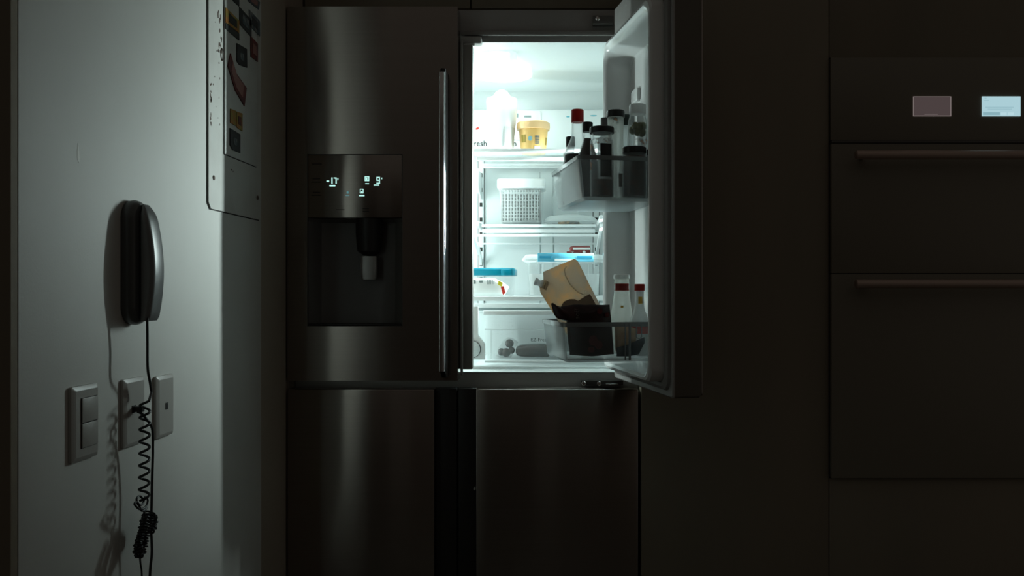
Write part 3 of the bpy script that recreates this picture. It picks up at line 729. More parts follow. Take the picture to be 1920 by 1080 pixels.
# ------------------------------------------------------------------ pouches in the lower bin
def card(name, m, px_pts, Y0, thick, label, cat, tiltY=0., k=4, jit=.0004, par=None):
    """an upright bag whose outline is given in the plane y=Y0 (leaning back by tiltY per metre of height)"""
    pts = densify([(PX(p, Y0), PZ(q, Y0)) for p, q in px_pts], k, jit)
    zb0 = min(p[1] for p in pts)
    def mp(x, z, d): return (x, Y0+d+(z-zb0)*tiltY, z)
    b = newbm(); puff(b, pts, thick, mp)
    return b, mp
Yp = 1.985
t = thing('sauce_pouch', (PX(1080, Yp), Yp, ZL), 'tan translucent spouted pouch leaning out of the lower door bin', 'pouch'); o_ = tuple(t.location)
bb, mp = card('p', None, [(1018, 510), (1077, 485), (1083, 489), (1129, 580), (1149, 645), (1085, 662), (1036, 585), (1013, 548), (1012, 537), (1019, 524)], Yp, .011, '', '')
obj('pouch_body', bb, 'pouch', t, off=o_)
b = newbm(); pts = [(1062, 500), (1058, 506), (1060, 518), (1070, 535), (1084, 548), (1096, 553), (1097, 545)]
q = [(PX(a, Yp), Yp-.0098, PZ(c, Yp)) for a, c in pts]; tube(b, q, .0016, 6); obj('grip_emboss', b, 'pouch_seal', t, off=o_)
b = newbm(); ax = Vector((-.85, 0, .32)).normalized(); base = Vector((PX(1018, Yp), Yp, PZ(533, Yp)))
tube(b, [base, base+ax*.006, base+ax*.007, base+ax*.013, base+ax*.0135, base+ax*.020], .008, 14, rad=[.0095, .0095, .0075, .0075, .009, .009]); obj('spout', b, 'spout', t, off=o_)
b = newbm()
for i in range(4):
    c = base-ax*(.0005+.0035*i); tube(b, [c, c-ax*.0014], .010+.0012*i, 12)
obj('spout_rib', b, 'pouch_seal', t, off=o_)
b = newbm(); tube(b, [base+ax*.0201, base+ax*.0206], .0055, 12); obj('spout_opening', b, 'blackcap', t, off=o_)
# second small tan pouch edge with curl, between pouch and dark bag
Ys = 1.945
t = thing('paper_packet', (PX(1090, Ys), Ys, ZL), 'flat brown packet with a curved top edge just above the dark bag', 'packet'); o_ = tuple(t.location)
bb, mp = card('p', None, [(1052, 574), (1058, 565), (1068, 561), (1078, 561), (1084, 564), (1106, 551), (1118, 573), (1135, 640), (1085, 655)], Ys, .003, '', '', k=3)
obj('packet_body', bb, mat('kraft_brown', (.34, .24, .16), .6), t, off=o_)
# dark bag
Yb = 1.905
t = thing('dark_foil_bag', (PX(1100, Yb), Yb, ZL), 'dark red-brown foil bag slumped over the front of the lower door bin', 'bag'); o_ = tuple(t.location)
bb, mp = card('p', None, [(1033, 569), (1037, 568), (1042, 572), (1050, 575), (1075, 571), (1110, 571), (1143, 571), (1146, 597), (1148, 620), (1151, 664), (1110, 668), (1068, 665), (1064, 630), (1062, 603), (1046, 598), (1039, 590)], Yb, .013, '', '', k=3, jit=.0006)
obj('bag_body', bb, 'darkbag', t, off=o_)
xt2, zt2 = PX(1086, Yb), PZ(598, Yb)
obj('bag_lettering', text_bm('sof/', .016, lambda x, y, z: (xt2-y, Yb-.0135-z, zt2+x), .0003), 'bagprint', t, off=o_)
b = newbm()
for (px, py, w, h) in ((1124, 583, .006, .007), (1138, 590, .005, .006), (1112, 638, .010, .012), (1122, 646, .009, .010), (1108, 655, .008, .007)):
    x0, z0 = PX(px, Yb), PZ(py, Yb)
    prism(b, [(x0+w*math.cos(2*PI*i/9), z0+h*math.sin(2*PI*i/9)) for i in range(9)], Yb-.0137, Yb-.0128, mp=lambda x, z, y: (x, y, z))
obj('bag_picture', b, 'bagred', t, off=o_)
# orange bag & blue bag behind
Yo = 1.912
t = thing('orange_snack_bag', (PX(1170, Yo), Yo, ZL), 'orange and cream bag low in the clear bin, under the bottles', 'bag'); o_ = tuple(t.location)
bb, mp = card('p', None, [(1153, 611), (1180, 612), (1196, 618), (1192, 640), (1170, 655), (1154, 658)], Yo, .005, '', '', k=3)
obj('bag_body', bb, 'orangebag', t, off=o_)
Yo = 1.899
t = thing('blue_snack_bag', (PX(1180, Yo), Yo, ZL), 'dark blue bag with a red patch lying at the bin bottom', 'bag'); o_ = tuple(t.location)
bb, mp = card('p', None, [(1156, 652), (1178, 646), (1208, 632), (1209, 642), (1198, 664), (1180, 668), (1156, 668)], Yo, .0035, '', '', k=3)
obj('bag_body', bb, 'bluebag', t, off=o_)

# ------------------------------------------------------------------ things on the shelves
# white tapered jug
Yj = 2.56; zs1 = z1+.0006
jx = PX(941, Yj)
t = thing('white_jug', (jx, Yj, zs1), 'white tapered jug with a pointed lid, glowing under the lamp on the top shelf', 'jug')
zt_ = PZ(186, Yj)-zs1; r1 = 29*Yj/F; r0 = 21*Yj/F
b = newbm(); lathe(b, [(r0*.9, 0), (r0, .003), (r0*1.06, .04), (r1*.97, zt_*.7), (r1, zt_-.006), (r1*.97, zt_)], 32); obj('jug_body', b, 'jug', t)
b = newbm(); h = PZ(168, Yj)-PZ(186, Yj)
lathe(b, smooth_prof([(r1*.62, zt_+.0002), (r1*.54, zt_+h*.35), (r1*.38, zt_+h*.7), (r1*.16, zt_+h*.93), (.001, zt_+h)]), 28); obj('jug_lid', b, 'jug', t)
b = newbm(); rows = []
for z in (.016, .075):
    rr = r0*1.02+(r1-r0)*z/zt_+.0012
    rows.append([b.verts.new((rr*math.cos(math.radians(a)), rr*math.sin(math.radians(a)), z)) for a in range(-75, -14, 6)])
for i in range(len(rows[0])-1): b.faces.new((rows[0][i], rows[0][i+1], rows[1][i+1], rows[1][i]))
obj('paper_label', b, 'palelabel', t)
# yellow tub
Yt = 2.56; tx = PX(1000, Yt)
t = thing('margarine_tub', (tx, Yt, zs1), 'round yellow tub with an orange lid and barcode on the top shelf', 'tub')
k = Yt/F; h1 = PZ(243, Yt)-zs1; h2 = PZ(229.5, Yt)-zs1
b = newbm(); lathe(b, [(22*k, 0), (23.5*k, .003), (27.5*k, h1)], 36); obj('tub_body', b, 'tub', t)
b = newbm(); lathe(b, [(28.5*k, h1-.003), (30.5*k, h1-.002), (31.5*k, h1+.006), (31*k, h2-.004), (28*k, h2-.0005), (12*k, h2)], 36); obj('lid', b, 'tublid', t)
def band(t, r0, r1, z0, z1, a0, a1, m, nm, off=.0008):
    b = newbm(); n = max(3, int(abs(a1-a0)/6)); rows = []
    for z, r in ((z0, r0), (z1, r1)):
        rows.append([b.verts.new(((r+off)*math.cos(math.radians(a0+(a1-a0)*i/n)), (r+off)*math.sin(math.radians(a0+(a1-a0)*i/n)), z)) for i in range(n+1)])
    for i in range(n): b.faces.new((rows[0][i], rows[0][i+1], rows[1][i+1], rows[1][i]))
    obj(nm, b, m, t)
rt = lambda z: (23.5+4*z/h1)*k
for zz in (.024, .0275, .031, .036, .0395, .043, .046): band(t, rt(zz), rt(zz+.0022), zz, zz+.0022, -81, -63, 'barcode', 'barcode')
band(t, rt(.008), rt(.018), .008, .018, -84, -58, 'palelabel', 'printed_block')
band(t, rt(.030), rt(.052), .030, .052, -145, -122, 'tubleaf', 'printed_leaf'); band(t, rt(.024), rt(.046), .024, .046, -28, -16, 'tubleaf', 'printed_leaf')
b = newbm(); rr = rt(.036)+.0012; a = math.radians(-101)
prism(b, [(.0065*math.cos(2*PI*i/14), .0075*math.sin(2*PI*i/14)) for i in range(14)], 0, .0008, mp=lambda x, z, d: (rr*math.cos(a)-x*math.sin(a)+d*math.cos(a), rr*math.sin(a)+x*math.cos(a)+d*math.sin(a), .040+z)); obj('round_mark', b, 'logo_blue', t)

# basket container on the folded shelf
Yk = 2.635
zs2 = z2+.0035
kx0, kx1 = PX(934, Yk), PX(1020, Yk); dep = .11; kzt = PZ(352, Yk)
t = thing('basket_container', ((kx0+kx1)/2, Yk+dep/2, zs2), 'clear food box with a white lid and slotted white basket inside', 'food container'); o_ = tuple(t.location)
b = newbm()
def kl(i, z, r=.012): return [(x, y, z) for x, y in rrect(kx0+i, kx1-i, Yk+i, Yk+dep-i, r)]
loft(b, [kl(.012, zs2), kl(.009, zs2+.004), kl(.001, kzt), kl(.003, kzt), kl(.011, zs2+.006)], True, True); obj('outer_box', b, 'clear', t, off=o_)
b = newbm(); zl = PZ(334, Yk); loft(b, [kl(-.002, kzt-.001), kl(-.004, kzt+.002), kl(-.004, zl-.004), kl(-.001, zl-.001), kl(.01, zl)]); obj('lid', b, 'white', t, off=o_)
# slotted basket wall as real slots
b = newbm()
bz0, bz1 = zs2+.012, kzt-.006; ncol, nrow = 13, 9
fx0, fx1 = kx0+.011, kx1-.011
cw = (fx1-fx0)/ncol; rh = (bz1-bz0)/nrow
yf = Yk+.011
for i in range(ncol+1):
    xx = fx0+cw*i; box(b, xx-cw*.22, xx+cw*.22, yf, yf+.0015, bz0, bz1)
for j in range(nrow+1):
    zz = bz0+rh*j; box(b, fx0, fx1, yf+.0002, yf+.0013, zz-rh*.09, zz+rh*.09)
for sx in (fx0-.001, fx1-.0005): box(b, sx, sx+.0015, yf, Yk+dep-.014, bz0, bz1)
box(b, fx0, fx1, yf, Yk+dep-.014, bz0-.002, bz0); box(b, fx0, fx1, Yk+dep-.0155, Yk+dep-.014, bz0, bz1)
obj('slotted_basket', b, 'basketwhite', t, off=o_, smooth=False)
rnd = random.Random(3)
for i in range(20):
    b = newbm(); bmesh.ops.create_icosphere(b, subdivisions=2, radius=1)
    s = rnd.uniform(.0105, .0135)
    for v in b.verts: v.co = v.co*s*(1+.12*math.sin(9*v.co.x+i)*math.cos(7*v.co.y))
    col_ = i % 5; row = i//5
    x = fx0+.016+col_*(fx1-fx0-.032)/4; y = yf+.0185+rnd.uniform(0, .004)+(.012 if row % 2 else 0); z = bz0+.0165+row*.0205
    q_ = obj('mushroom', b, 'mushroom'); q_.location = (x, y, z)
    tag(q_, 'dark mushroom inside the slotted white basket', 'mushroom', 'mushrooms in the slotted basket')

# covered dish and food
Yd = 2.635
t = thing('covered_dish', (PX(1070, Yd+.037), Yd+.037, zs2), 'shallow clear dish with a milky cover right of the basket box', 'dish'); 
R = 50*(Yd+.07)/F
b = newbm(); 
def ov(r, z, s=.72): return [(r*math.cos(2*PI*i/36), r*s*math.sin(2*PI*i/36), z) for i in range(36)]
loft(b, [ov(R*.6, 0), ov(R*.85, .002), ov(R*.99, .012), ov(R*.97, .012), ov(R*.83, .0035), ov(R*.6, .0025)]); obj('dish', b, 'clear', t)
b = newbm(); loft(b, [ov(R, .0122), ov(R*1.01, .015), ov(R*.95, .022), ov(R*.8, .030), ov(R*.4, .034)], True, True); obj('cover', b, 'frost', t)
f0 = thing('fried_food', (PX(1067, Yd+.03), Yd+.030, zs2+.0045), 'browned piece of food lying in the covered dish', 'food')
b = newbm(); loft(b, [[(r*.034*math.cos(2*PI*i/20)*(1+.1*math.sin(3*i)), r*.015*math.sin(2*PI*i/20), z) for i in range(20)] for r, z in ((.7, -.001), (1, .002), (.95, .007), (.6, .0105))]); obj('piece', b, 'food', f0)
# tall rounded milky box behind
Yq = 2.70
t = thing('milky_tub', (PX(1058, Yq), Yq+.045, zs2), 'tall milky rounded tub behind the covered dish', 'tub')
b = newbm()
# stands at the very back of the shelf
lathe(b, smooth_prof([(.030, 0), (.036, .006), (.041, .06), (.040, .10), (.028, .126), (.010, .134)], 4), 30, (0, -.0)); obj('body', b, 'frost', t)
t.location = (PX(1060, 2.752), 2.7475, zs2); t.scale = (1, .8, 1)

# lower shelf: left box with teal lid
Yc = 2.50; zs3 = z3+.0006
cx0, cx1 = PX(855, Yc), PX(962, Yc); cz = PZ(514, Yc)
t = thing('teal_lid_box', ((cx0+cx1)/2, Yc+.07, zs3), 'clear food box with a teal lid at the left of the lower shelf', 'food container'); o_ = tuple(t.location)
def cl_(i, z, r=.012): return [(x, y, z) for x, y in rrect(cx0+i, cx1-i, Yc+i, Yc+.15-i, r)]
b = newbm(); loft(b, [cl_(.008, zs3), cl_(.005, zs3+.004), cl_(0, cz), cl_(.002, cz), cl_(.007, zs3+.006)]); obj('box_body', b, 'clear', t, off=o_)
b = newbm(); loft(b, [cl_(-.003, cz-.004), cl_(-.005, cz-.002), cl_(-.005, PZ(505, Yc)), cl_(-.002, PZ(502.5, Yc)), cl_(.01, PZ(502, Yc))]); obj('lid', b, 'teal', t, off=o_)
b = newbm(); box(b, PX(940, Yc), PX(958, Yc), Yc-.010, Yc-.0055, PZ(516.5, Yc), PZ(505, Yc), .002); obj('latch', b, 'teal', t, off=o_)
# white packet in front
Yw = 2.465
t = thing('white_packet', (PX(918, Yw), Yw, zs3), 'white packet with yellow and red marks in front of the teal-lidded box', 'packet'); o_ = tuple(t.location)
pts = densify([(PX(a, Yw), PZ(c, Yw)) for a, c in ((868, 524), (900, 521), (928, 522), (944, 530), (955, 538), (946, 554.5), (868, 555.5))], 4, .0004)
b = newbm(); puff(b, pts, .012, lambda x, z, d: (x, Yw+d, z)); obj('packet_body', b, 'packet', t, off=o_)
def patch(pl, Y, m, nm, t, o_, th=.0008):
    b = newbm(); prism(b, [(PX(a, Y), PZ(c, Y)) for a, c in pl], Y-th, Y, mp=lambda x, z, y: (x, y, z)); return obj(nm, b, m, t, off=o_, smooth=False)
patch([(934, 526), (943, 530), (941, 538), (934, 534)], Yw-.0122, 'yellow', 'yellow_print', t, o_)
patch([(939, 538), (944, 536), (948, 549), (943, 553)], Yw-.0122, 'red', 'red_print', t, o_)
patch([(886, 524), (892, 525), (892, 532), (885, 533)], Yw-.0122, 'greyprint', 'grey_print', t, o_)
patch([(898, 526), (905, 526), (905, 530), (899, 530)], Yw-.0122, 'greyprint', 'grey_print', t, o_)
for i in range(5): patch([(914+3*i, 524), (915+3*i, 524), (914.5+3*i, 533), (913.5+3*i, 533)], Yw-.0122, 'greyprint', 'grey_print', t, o_)
# big box with blue latch
Yg = 2.50
gx0, gx1 = PX(988, Yg), PX(1128, Yg); gz = PZ(491, Yg)
t = thing('blue_latch_box', ((gx0+gx1)/2, Yg+.09, zs3), 'large clear food box with a milky lid and light blue latch', 'food container'); o_ = tuple(t.location)
def gl(i, z, r=.014): return [(x, y, z) for x, y in rrect(gx0+i, gx1-i, Yg+i, Yg+.18-i, r)]
b = newbm(); loft(b, [gl(.008, zs3), gl(.005, zs3+.004), gl(0, gz), gl(.002, gz), gl(.007, zs3+.006)]); obj('box_body', b, 'clear', t, off=o_)
b = newbm(); loft(b, [gl(-.003, gz), gl(-.014, gz+.003), gl(-.014, gz+.008), gl(-.004, PZ(478, Yg)), gl(.006, PZ(477, Yg))]); obj('lid', b, 'frost', t, off=o_)
b = newbm(); yl = Yg-.016; box(b, PX(1008, yl), PX(1113, yl), yl-.004, yl+.001, PZ(491, yl), PZ(474.5, yl), .0015); lt = obj('latch', b, 'blue', t, off=o_)
b = newbm(); box(b, PX(1012, yl), PX(1034, yl), yl-.0052, yl-.0042, PZ(484.5, yl), PZ(480.5, yl)); box(b, PX(1082, yl), PX(1110, yl), yl-.0052, yl-.0042, PZ(485, yl), PZ(480, yl)); obj('latch_groove', b, 'blue2', lt, off=o_, kind='stuff')
b = newbm(); box(b, PX(1040, yl), PX(1080, yl), yl-.0052, yl-.0042, PZ(490, yl), PZ(485.5, yl)); obj('latch_window', b, 'white', lt, off=o_)
b = newbm()
for px in (1007, 1114): box(b, PX(px, yl)-.0012, PX(px, yl)+.0012, yl+.001, yl+.006, PZ(502, yl), PZ(488, yl))
for px in (1018, 1103): box(b, PX(px, Yg)-.0008, PX(px, Yg)+.0008, Yg-.0005, Yg+.002, PZ(548, Yg), PZ(494, Yg))
obj('box_rib', b, 'frost', t, off=o_)
b = newbm(); loft(b, [gl(.0095, zs3+.0065), gl(.0055, PZ(513, Yg))]); obj('contents', b, 'flour', t, off=o_)
# red wrapped bottle lying on it
Yr = 2.57; zr = PZ(477, Yg)+.0015
t = thing('red_wrapper_roll', (PX(1088, Yr), Yr, zr), 'small dark red packet with white lettering lying on the blue-latched box', 'packet'); o_ = tuple(t.location)
r = .0135
b = newbm(); x0, x1 = PX(1068, Yr), PX(1107, Yr)
tube(b, [(x0-.001, Yr, zr+r), (x0+.003, Yr, zr+r), (x0+.01, Yr, zr+r), (x1-.002, Yr, zr+r), (x1, Yr, zr+r)], r, 18, rad=[r*.6, r*.85, r, r, r*.9]); obj('packet_body', b, 'redpack', t, off=o_)
b = newbm(); tube(b, [(x0-.001, Yr, zr+.006), (x0-.009, Yr, zr+.006)], .0045, 10); obj('packet_end', b, 'redpack', t, off=o_)
b = newbm(); box(b, PX(1074, Yr), PX(1106, Yr), Yr-r-.0006, Yr-r+.004, zr+r+.001, zr+r+.008); obj('pale_band', b, 'palelabel', t, off=o_)
obj('lettering', text_bm('IZ', .010, lambda x, y, z: (PX(1070, Yr)+x, Yr-r-.0008-z, zr+.003+y), .0002), 'palelabel', t, off=o_)
b = newbm(); lathe(b, [(.0045, 0), (.0045, .0006)], 14, mp=lambda x, y, z: (PX(1095, Yr)+x, Yr-r-.0002-z, zr+.008+y)); obj('pale_dot', b, 'palelabel', t, off=o_)

# crisper contents
Yv = 2.455; zc = dz0+.0035
t = thing('wrapped_sausage', (PX(1000, Yv), Yv, zc), 'long brown wrapped roll of food in the crisper drawer', 'food'); o_ = tuple(t.location)
b = newbm(); q = [(PX(a, Yv), Yv, zc+.019) for a in (967, 970, 978, 995, 1015, 1028, 1031)]
tube(b, q, .018, 14, rad=[.006, .013, .0165, .018, .0185, .018, .012]); obj('roll', b, 'meat', t, off=o_)
b = newbm(); tube(b, [(p[0], p[1], zc+.0205) for p in q], .020, 12, rad=[.009, .0145, .018, .0195, .020, .0195, .013]); obj('cling_wrap', b, 'plasticwrap', t, off=o_)
t = thing('produce_bag', (PX(950, Yv), Yv, zc), 'clear glossy bag of dark fruit left of the brown roll in the crisper', 'bag'); o_ = tuple(t.location)
bb, mp = card('p', None, [(930, 668), (932, 655), (942, 640), (952, 632), (962, 634), (972, 642), (966, 652), (958, 671), (938, 671)], Yv, .022, '', '', k=3, jit=.001)
obj('bag_film', bb, mat('glossy_bag_film', (.75, .8, .8), .06, alpha=.12, bump=((70, 70, 70), 1.0)), t, off=o_)
for i, (px, pz, s) in enumerate(((955, 644, .0125), (949, 661, .013), (940, 660, .011), (959, 657, .010))):
    b = newbm(); bmesh.ops.create_icosphere(b, subdivisions=3, radius=s)
    q_ = obj('dark_fruit', b, mat('dark_fruit_skin', (.035, .016, .016), .15) if i == 0 else bpy.data.materials['dark_fruit_skin']); q_.location = (PX(px, Yv), Yv+(0 if i % 2 else .004), PZ(pz, Yv))
    tag(q_, 'shiny dark fruit in the clear crisper bag, '+('topmost of the four', 'lowest, in the middle', 'leftmost of the four', 'rightmost, beside the brown roll')[i], 'fruit', 'dark fruit in the crisper bag')
b = newbm(); rnd = random.Random(5)
for i in range(60):
    x, z = PX(rnd.uniform(922, 962), DYF), PZ(rnd.uniform(592, 628), DYF)
    bmesh.ops.create_icosphere(b, subdivisions=1, radius=rnd.uniform(.0004, .0011), matrix=Matrix.Translation((x, DYF-.0008, z)))
obj('water_droplets', b, 'shelfglass', fr, off=FO, kind='stuff')

# ------------------------------------------------------------------ left wall : panel, telephone, plates
def WP(y, z, p): return (WX+p, y, z)
WYpx = lambda px, p=0.: (WX+p)*F/(px-CX)
pY0, pY1 = 1.692, 1.984; pzb = 1.214
t = thing('electrical_panel', (WX, (pY0+pY1)/2, pzb), 'white enamelled breaker panel cover screwed high on the left wall', 'electrical panel'); o_ = tuple(t.location)
def chamf(y0, y1, z0, z1, c): return [(y0+c, z0), (y1-.004, z0), (y1, z0+.004), (y1, z1-c), (y1-c, z1), (y0+c, z1), (y0, z1-c), (y0, z0+c)]
b = newbm(); prism(b, chamf(pY0, pY1, pzb, 1.86, .012), .0005, .0035, WP); obj('cover_plate', b, 'panelpaint', t, off=o_, smooth=False)
b = newbm(); prism(b, chamf(pY0-.003, pY1+.001, pzb-.002, 1.862, .012), .0, .0006, WP); obj('shadow_gap', b, 'seam', t, off=o_, smooth=False)
dy0 = 1.766; dz_ = 1.332
b = newbm(); prism(b, [(dy0, dz_), (1.955, dz_), (1.955, 1.83), (dy0, 1.83)], .0036, .0042, WP); obj('door_gap', b, 'seam', t, off=o_, smooth=False)
b = newbm(); box(b, dy0+.0015, 1.9535, dz_+.0015, 1.8285, .0042, .0060, .0006, mp=WP); pd = obj('panel_door', b, 'panelpaint', t, off=o_)
for (y, z) in ((1.716, 1.277), (1.965, 1.264), (1.716, 1.80)):
    b = newbm(); lathe(b, [(.005, 0), (.005, .001), (.003, .0018)], 14, mp=lambda x, yy_, zz_, y=y, z=z: WP(y+x, z+yy_, .0036+zz_)); obj('screw', b, 'rust', t, off=o_)
b = newbm(); rnd = random.Random(11)
def blot(y, z, w, h, p=.0036):
    n = 9; prism(b, [(y+w*math.cos(2*PI*i/n)*rnd.uniform(.6, 1.1), z+h*math.sin(2*PI*i/n)*rnd.uniform(.6, 1.1)) for i in range(n)], p-.0002, p+.0003, WP)
for i in range(16): blot(1.748+rnd.uniform(-.010, .010), 1.575+rnd.uniform(-.04, .045), rnd.uniform(.0015, .004), rnd.uniform(.002, .008))
for i in range(9): blot(1.699+rnd.uniform(0, .006), 1.48+rnd.uniform(-.10, .03), rnd.uniform(.001, .0035), rnd.uniform(.002, .008))
for i in range(10): blot(1.71+rnd.uniform(0, .045), 1.50+rnd.uniform(-.13, .18), rnd.uniform(.0008, .002), rnd.uniform(.001, .003))
for i in range(3): blot(1.800+rnd.uniform(0, .03), 1.308+rnd.uniform(-.006, .002), rnd.uniform(.001, .0025), .002)
obj('chipped_paint', b, 'rust', t, off=o_, kind='stuff', smooth=False)
b = newbm(); tube(b, [WP(1.757+.006*math.cos(a/10*2*PI), 1.536+.013*math.sin(a/10*2*PI), .0045) for a in range(11)], .0010, 5); obj('scratch_ring', b, 'rust', t, off=o_)

# magnets on the panel door, corners given as (depth, height)
def magnet(quad, m, label, inner=None, inner_m=None, name='magnet', cat='magnet', lumps=0):
    cy_ = sum(q[0] for q in quad)/len(quad); cz_ = sum(q[1] for q in quad)/len(quad)
    t = thing(name, (WX+.006, cy_, cz_), label, cat, 'magnets on the breaker panel'); o_ = tuple(t.location)
    b = newbm(); prism(b, quad, .0062, .0082, WP); obj('magnet_body', b, m, t, off=o_, smooth=False)
    if inner_m:
        s = inner or .6
        b = newbm(); prism(b, [(cy_+(y-cy_)*s, cz_+(z-cz_)*s) for y, z in quad], .0083, .0088, WP); obj('printed_picture', b, inner_m, t, off=o_, smooth=False)
    return t
def Q(*pp): return [(WYpx(a, .006), CH-(c-CY)*WYpx(a, .006)/F) for a, c in pp]
magnet(Q((422, 14), (447, 39), (447, 62), (422, 42)), 'magnet_orange', 'orange and brown square magnet, uppermost in the left row', .6, 'magnet_dark')
magnet(Q((422, 43), (447, 63), (447, 76), (422, 54)), 'magnet_dark', 'dark strip magnet directly below the orange square magnet')
magnet(Q((448, 13), (470, 38), (470, 69), (448, 45)), 'magnet_dark', 'black rectangular magnet right of the orange square magnet', .55, 'magnet_blue')
magnet(Q((466, 18), (486, 40), (486, 68), (467, 48)), 'magnet_blue', 'grey-blue patterned magnet at the panel\'s right edge', .5, 'magnet_dark')
magnet(Q((469, 68), (482, 82), (482, 116), (469, 106)), 'magnet_red', 'dark red magnet low at the right edge of the panel door', .5, 'magnet_pink')
magnet(Q((443, 81), (461.5, 92), (462, 127), (448, 122), (443, 115)), 'magnet_dark', 'black rounded square magnet with a pale emblem, middle of the panel', .35, 'magnet_blue')
magnet(Q((431, 100), (442, 138), (461, 165), (457, 199), (440, 170), (426, 124)), 'magnet_red', 'long tilted red magnet on the panel door', .68, 'magnet_pink')
magnet(Q((430, 240), (449, 252), (449, 287), (435, 281), (430, 272)), 'magnet_dark', 'black square magnet lowest on the panel door', .35, 'magnet_blue')
magnet(Q((431, 204), (441, 208), (441, 236), (431, 230)), 'magnet_orange', 'small yellow-orange letter magnet above the lowest black square')
magnet(Q((442, 209), (453, 213), (453, 246), (442, 238)), 'magnet_orange', 'small striped orange magnet right beside the yellow-orange letter', .5, 'magnet_red')
magnet(Q((436, -12), (447, 0), (447, 12), (436, 2)), 'magnet_dark', 'small dark magnet at the top edge, above the orange square')
magnet(Q((464, -16), (486, 4), (484, 18), (464, 2)), 'magnet_blue', 'patterned grey magnet at the top edge of the picture', .6, 'magnet_pink')

# telephone
pY = 1.388; pzc = 1.096
t = thing('wall_telephone', (WX, pY, pzc), 'dark grey corded handset telephone hanging on the white wall', 'telephone'); o_ = tuple(t.location)
b = newbm()
loft(b, [[(p, y, z) for y, z in rrect(1.358+i, 1.420-i, .994+i, 1.197-i, .030, 8)] for p, i in ((.0005, .001), (.010, 0), (.016, .002), (.021, .006), (.023, .014))], mp=lambda p, y, z: (WX+p, y, z))
obj('base', b, 'phone', t, off=o_)
b = newbm(); L = []
N = 26
for i in range(N+1):
    s_ = i/N; z = 1.001+(1.190-1.001)*s_
    po = .031+.017*math.sin(PI*min(1, (s_*.80+.16)))**1.0
    e = min(1., (1-s_)*7); e = math.sqrt(max(0, 1-(1-e)**2))
    eb = min(1., s_*14+.8)
    pi_ = .0245; po = pi_+(po-pi_)*max(.22, e)*eb
    w = .0205*max(.45, e)
    L.append([(WX+x, y, z) for x, y in rrect(pi_, po, 1.390-w, 1.390+w, .007, 4)])
loft(b, L); obj('handset', b, 'phone2', t, off=o_)
b = newbm(); box(b, .0215, .0265, 1.378, 1.402, 1.02, 1.17, .002, mp=lambda p, y, z: (WX+p, y, z)); obj('cradle', b, 'black', t, off=o_)

# wall plates
def plate(y0, y1, z0, z1, p=.0085):
    b = newbm(); loft(b, [[(q, y, z) for y, z in rrect(y0+i, y1-i, z0+i, z1-i, .003)] for q, i in ((.0003, 0), (.005, 0), (p, .006), (p, .0065))], mp=lambda q, y, z: (WX+q, y, z)); return b
t = thing('light_switch', (WX, 1.245, .857), 'double rocker light switch, leftmost of the three wall plates', 'light switch'); o_ = tuple(t.location)
obj('plate', plate(1.2134, 1.283, .8035, .9118), 'plate', t, off=o_)
ya, yb2 = WYpx(154, .010), WYpx(183.5, .010)
b = newbm(); box(b, ya-.0008, yb2+.0008, .8215, .8945, .0086, .0089, mp=lambda y, z, p: WP(y, z, p)); obj('rocker_gap', b, 'seam', t, off=o_, smooth=False)
for za, zb3 in ((.8222, .8572), (.8585, .8938)):
    b = newbm(); box(b, ya, yb2, za, zb3, .0089, .0108, .0008, mp=lambda y, z, p: WP(y, z, p)); obj('rocker', b, 'plate', t, off=o_)
t = thing('telephone_outlet', (WX, 1.39, .853), 'middle wall plate with the telephone cord plugged in', 'wall outlet'); o_ = tuple(t.location)
obj('plate', plate(1.3576, 1.425, .798, .9078), 'plate', t, off=o_)
yj = WYpx(253, .01)
b = newbm(); box(b, yj-.007, yj+.005, .852, .864, .0087, .0094, mp=lambda y, z, p: WP(y, z, p)); obj('socket', b, 'seam', t, off=o_)
t = thing('data_outlet', (WX, 1.497, .848), 'wall plate with one small square socket, rightmost of the three', 'wall outlet'); o_ = tuple(t.location)
obj('plate', plate(1.468, 1.532, .794, .9015), 'plate', t, off=o_)
ys = WYpx(312.5, .0085); zs = CH-(761-CY)*ys/F
b = newbm(); box(b, ys-.0045, ys+.0045, zs-.006, zs+.006, .0086, .0093, mp=lambda y, z, p: WP(y, z, p)); box(b, ys-.001, ys+.001, zs-.005, zs+.005, .0093, .0098, mp=lambda y, z, p: WP(y, z, p)); obj('socket', b, 'black', t, off=o_)

# telephone cords (kept about 3 cm off the wall)
def CP(px, py, p=.031):
    y = (WX+p)*F/(px-CX); return Vector((WX+p, y, CH-(py-CY)*y/F))
def spline(pts, k=8):
    out = []
    for i in range(len(pts)-1):
        p0, p1, p2, p3 = pts[max(i-1, 0)], pts[i], pts[i+1], pts[min(i+2, len(pts)-1)]
        for j in range(k):
            t = j/k; out.append(.5*((2*p1)+(-p0+p2)*t+(2*p0-5*p1+4*p2-p3)*t*t+(-p0+3*p1-3*p2+p3)*t**3))
    out.append(pts[-1]); return out
t = thing('handset_cord', tuple(CP(270, 900)), 'black coiled cord hanging from the telephone handset and bunched at its end', 'cord'); o_ = tuple(t.location)
top = [CP(276, 595, .036), CP(276.5, 640, .035), CP(277, 690, .035), CP(281, 715), CP(284, 735)]
path = spline(top, 6)
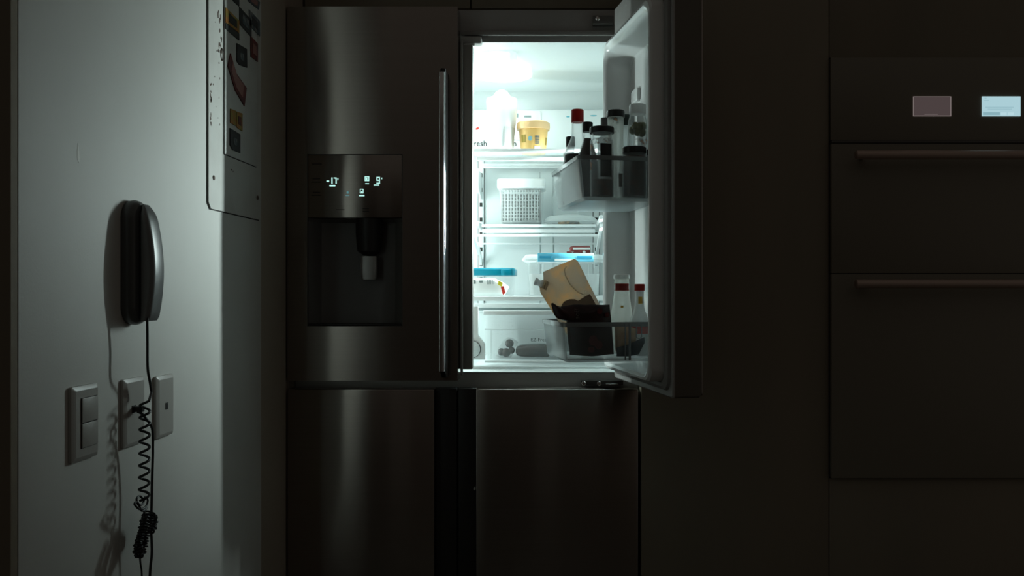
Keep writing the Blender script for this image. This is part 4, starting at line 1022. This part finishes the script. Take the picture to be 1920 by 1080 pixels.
# coil: helix around a vertical axis
def helix(a, b_, turns, r, k=14, ph=0):
    out = []; ax = (b_-a).normalized(); e1 = Vector((0, 1, 0)); e2 = ax.cross(e1).normalized(); e1 = e2.cross(ax).normalized()
    for i in range(int(turns*k)+1):
        s = i/(turns*k); an = 2*PI*turns*s+ph
        out.append(a+(b_-a)*s+e1*math.cos(an)*r+e2*math.sin(an)*r)
    return out
hl = helix(CP(272, 745), CP(270, 938), 8.6, .0074, ph=0)
b = newbm(); tube(b, path+hl[4:], .0021, 7); obj('cord', b, 'cord', t, off=o_)
b = newbm()
def loops(c, ry, rz, tilt, n, dp=.003):
    pts = []
    for i in range(int(n*12)+1):
        an = 2*PI*i/12; y = ry*math.cos(an); z = rz*math.sin(an)
        pts.append(c+Vector((dp*math.sin(an*.5)+dp*.4*math.sin(an*1.7), y*math.cos(tilt)-z*math.sin(tilt), y*math.sin(tilt)+z*math.cos(tilt))))
    return pts
tube(b, spline([CP(270, 938)+Vector((0, 0, 0)), CP(262, 930), CP(256, 936), CP(260, 947), CP(268, 944), CP(272, 932), CP(277, 938), CP(273, 950), CP(262, 955), CP(252, 945), CP(258, 942), CP(266, 958), CP(275, 952), CP(270, 962), CP(276, 972)], 5), .0017, 6)
# the bunch: coiled cord folded up on itself
def coil_along(path, r, pitch, k=9, ph=0.):
    seg = [0.]
    for a, c in zip(path, path[1:]): seg.append(seg[-1]+(c-a).length)
    n = int(seg[-1]/pitch*k); out = []; j_ = 0
    for i in range(n+1):
        d = seg[-1]*i/n
        while j_ < len(path)-2 and seg[j_+1] < d: j_ += 1
        f = (d-seg[j_])/max(1e-9, seg[j_+1]-seg[j_]); p = path[j_].lerp(path[j_+1], f); t_ = (path[j_+1]-path[j_]).normalized()
        e1 = Vector((1, 0, 0)); e1 = (e1-t_*e1.dot(t_)).normalized(); e2 = t_.cross(e1); an = 2*PI*i/k+ph
        rr = r*(.85+.2*math.sin(i*.37))
        out.append(p+e1*math.cos(an)*rr+e2*math.sin(an)*rr)
    return out
tube(b, coil_along(spline([CP(277, 960), CP(270, 982), CP(262, 1008), CP(256, 1030), CP(261, 1041), CP(268, 1032), CP(273, 1008), CP(278, 984), CP(283, 966), CP(289, 972), CP(288, 988), CP(282, 996)], 6), .0050, .0042), .0016, 5)
tube(b, coil_along(spline([CP(275, 972, .038), CP(266, 1000, .038), CP(260, 1026, .037), CP(264, 1034, .036)], 6), .0048, .0046, ph=1.), .0016, 5)
tube(b, coil_along(spline([CP(272, 966, .026), CP(266, 990, .026), CP(270, 1012, .026), CP(262, 1030, .026)], 6), .0046, .0048, ph=2.), .0016, 5)
obj('cord_bundle', b, 'cord', t, off=o_)
b = newbm(); tube(b, spline([CP(262, 1040), CP(263.5, 1058), CP(265.5, 1070), CP(266, 1095), CP(266, 1200)], 5), .0014, 6); obj('cord_tail', b, 'cord', t, off=o_)
t = thing('line_cord', tuple(CP(285, 850)), 'straight black telephone line cord running down from the middle wall plate', 'cord'); o_ = tuple(t.location)
b = newbm(); tube(b, spline([CP(258, 772, .019), CP(266, 776, .026), CP(275, 786, .034), CP(282, 796, .036), CP(286, 810, .035), CP(286.5, 850, .033), CP(285, 900), CP(284, 950), CP(282.5, 985), CP(284, 1010), CP(284.5, 1040), CP(281, 1080), CP(279, 1200)], 6), .0021, 7); obj('cord', b, 'cord', t, off=o_)
b = newbm(); yj0 = yj; box(b, yj0-.005, yj0+.004, .8535, .8625, .0095, .024, .0008, mp=lambda y, z, p: WP(y, z, p)); obj('plug', b, 'black', t, off=o_)
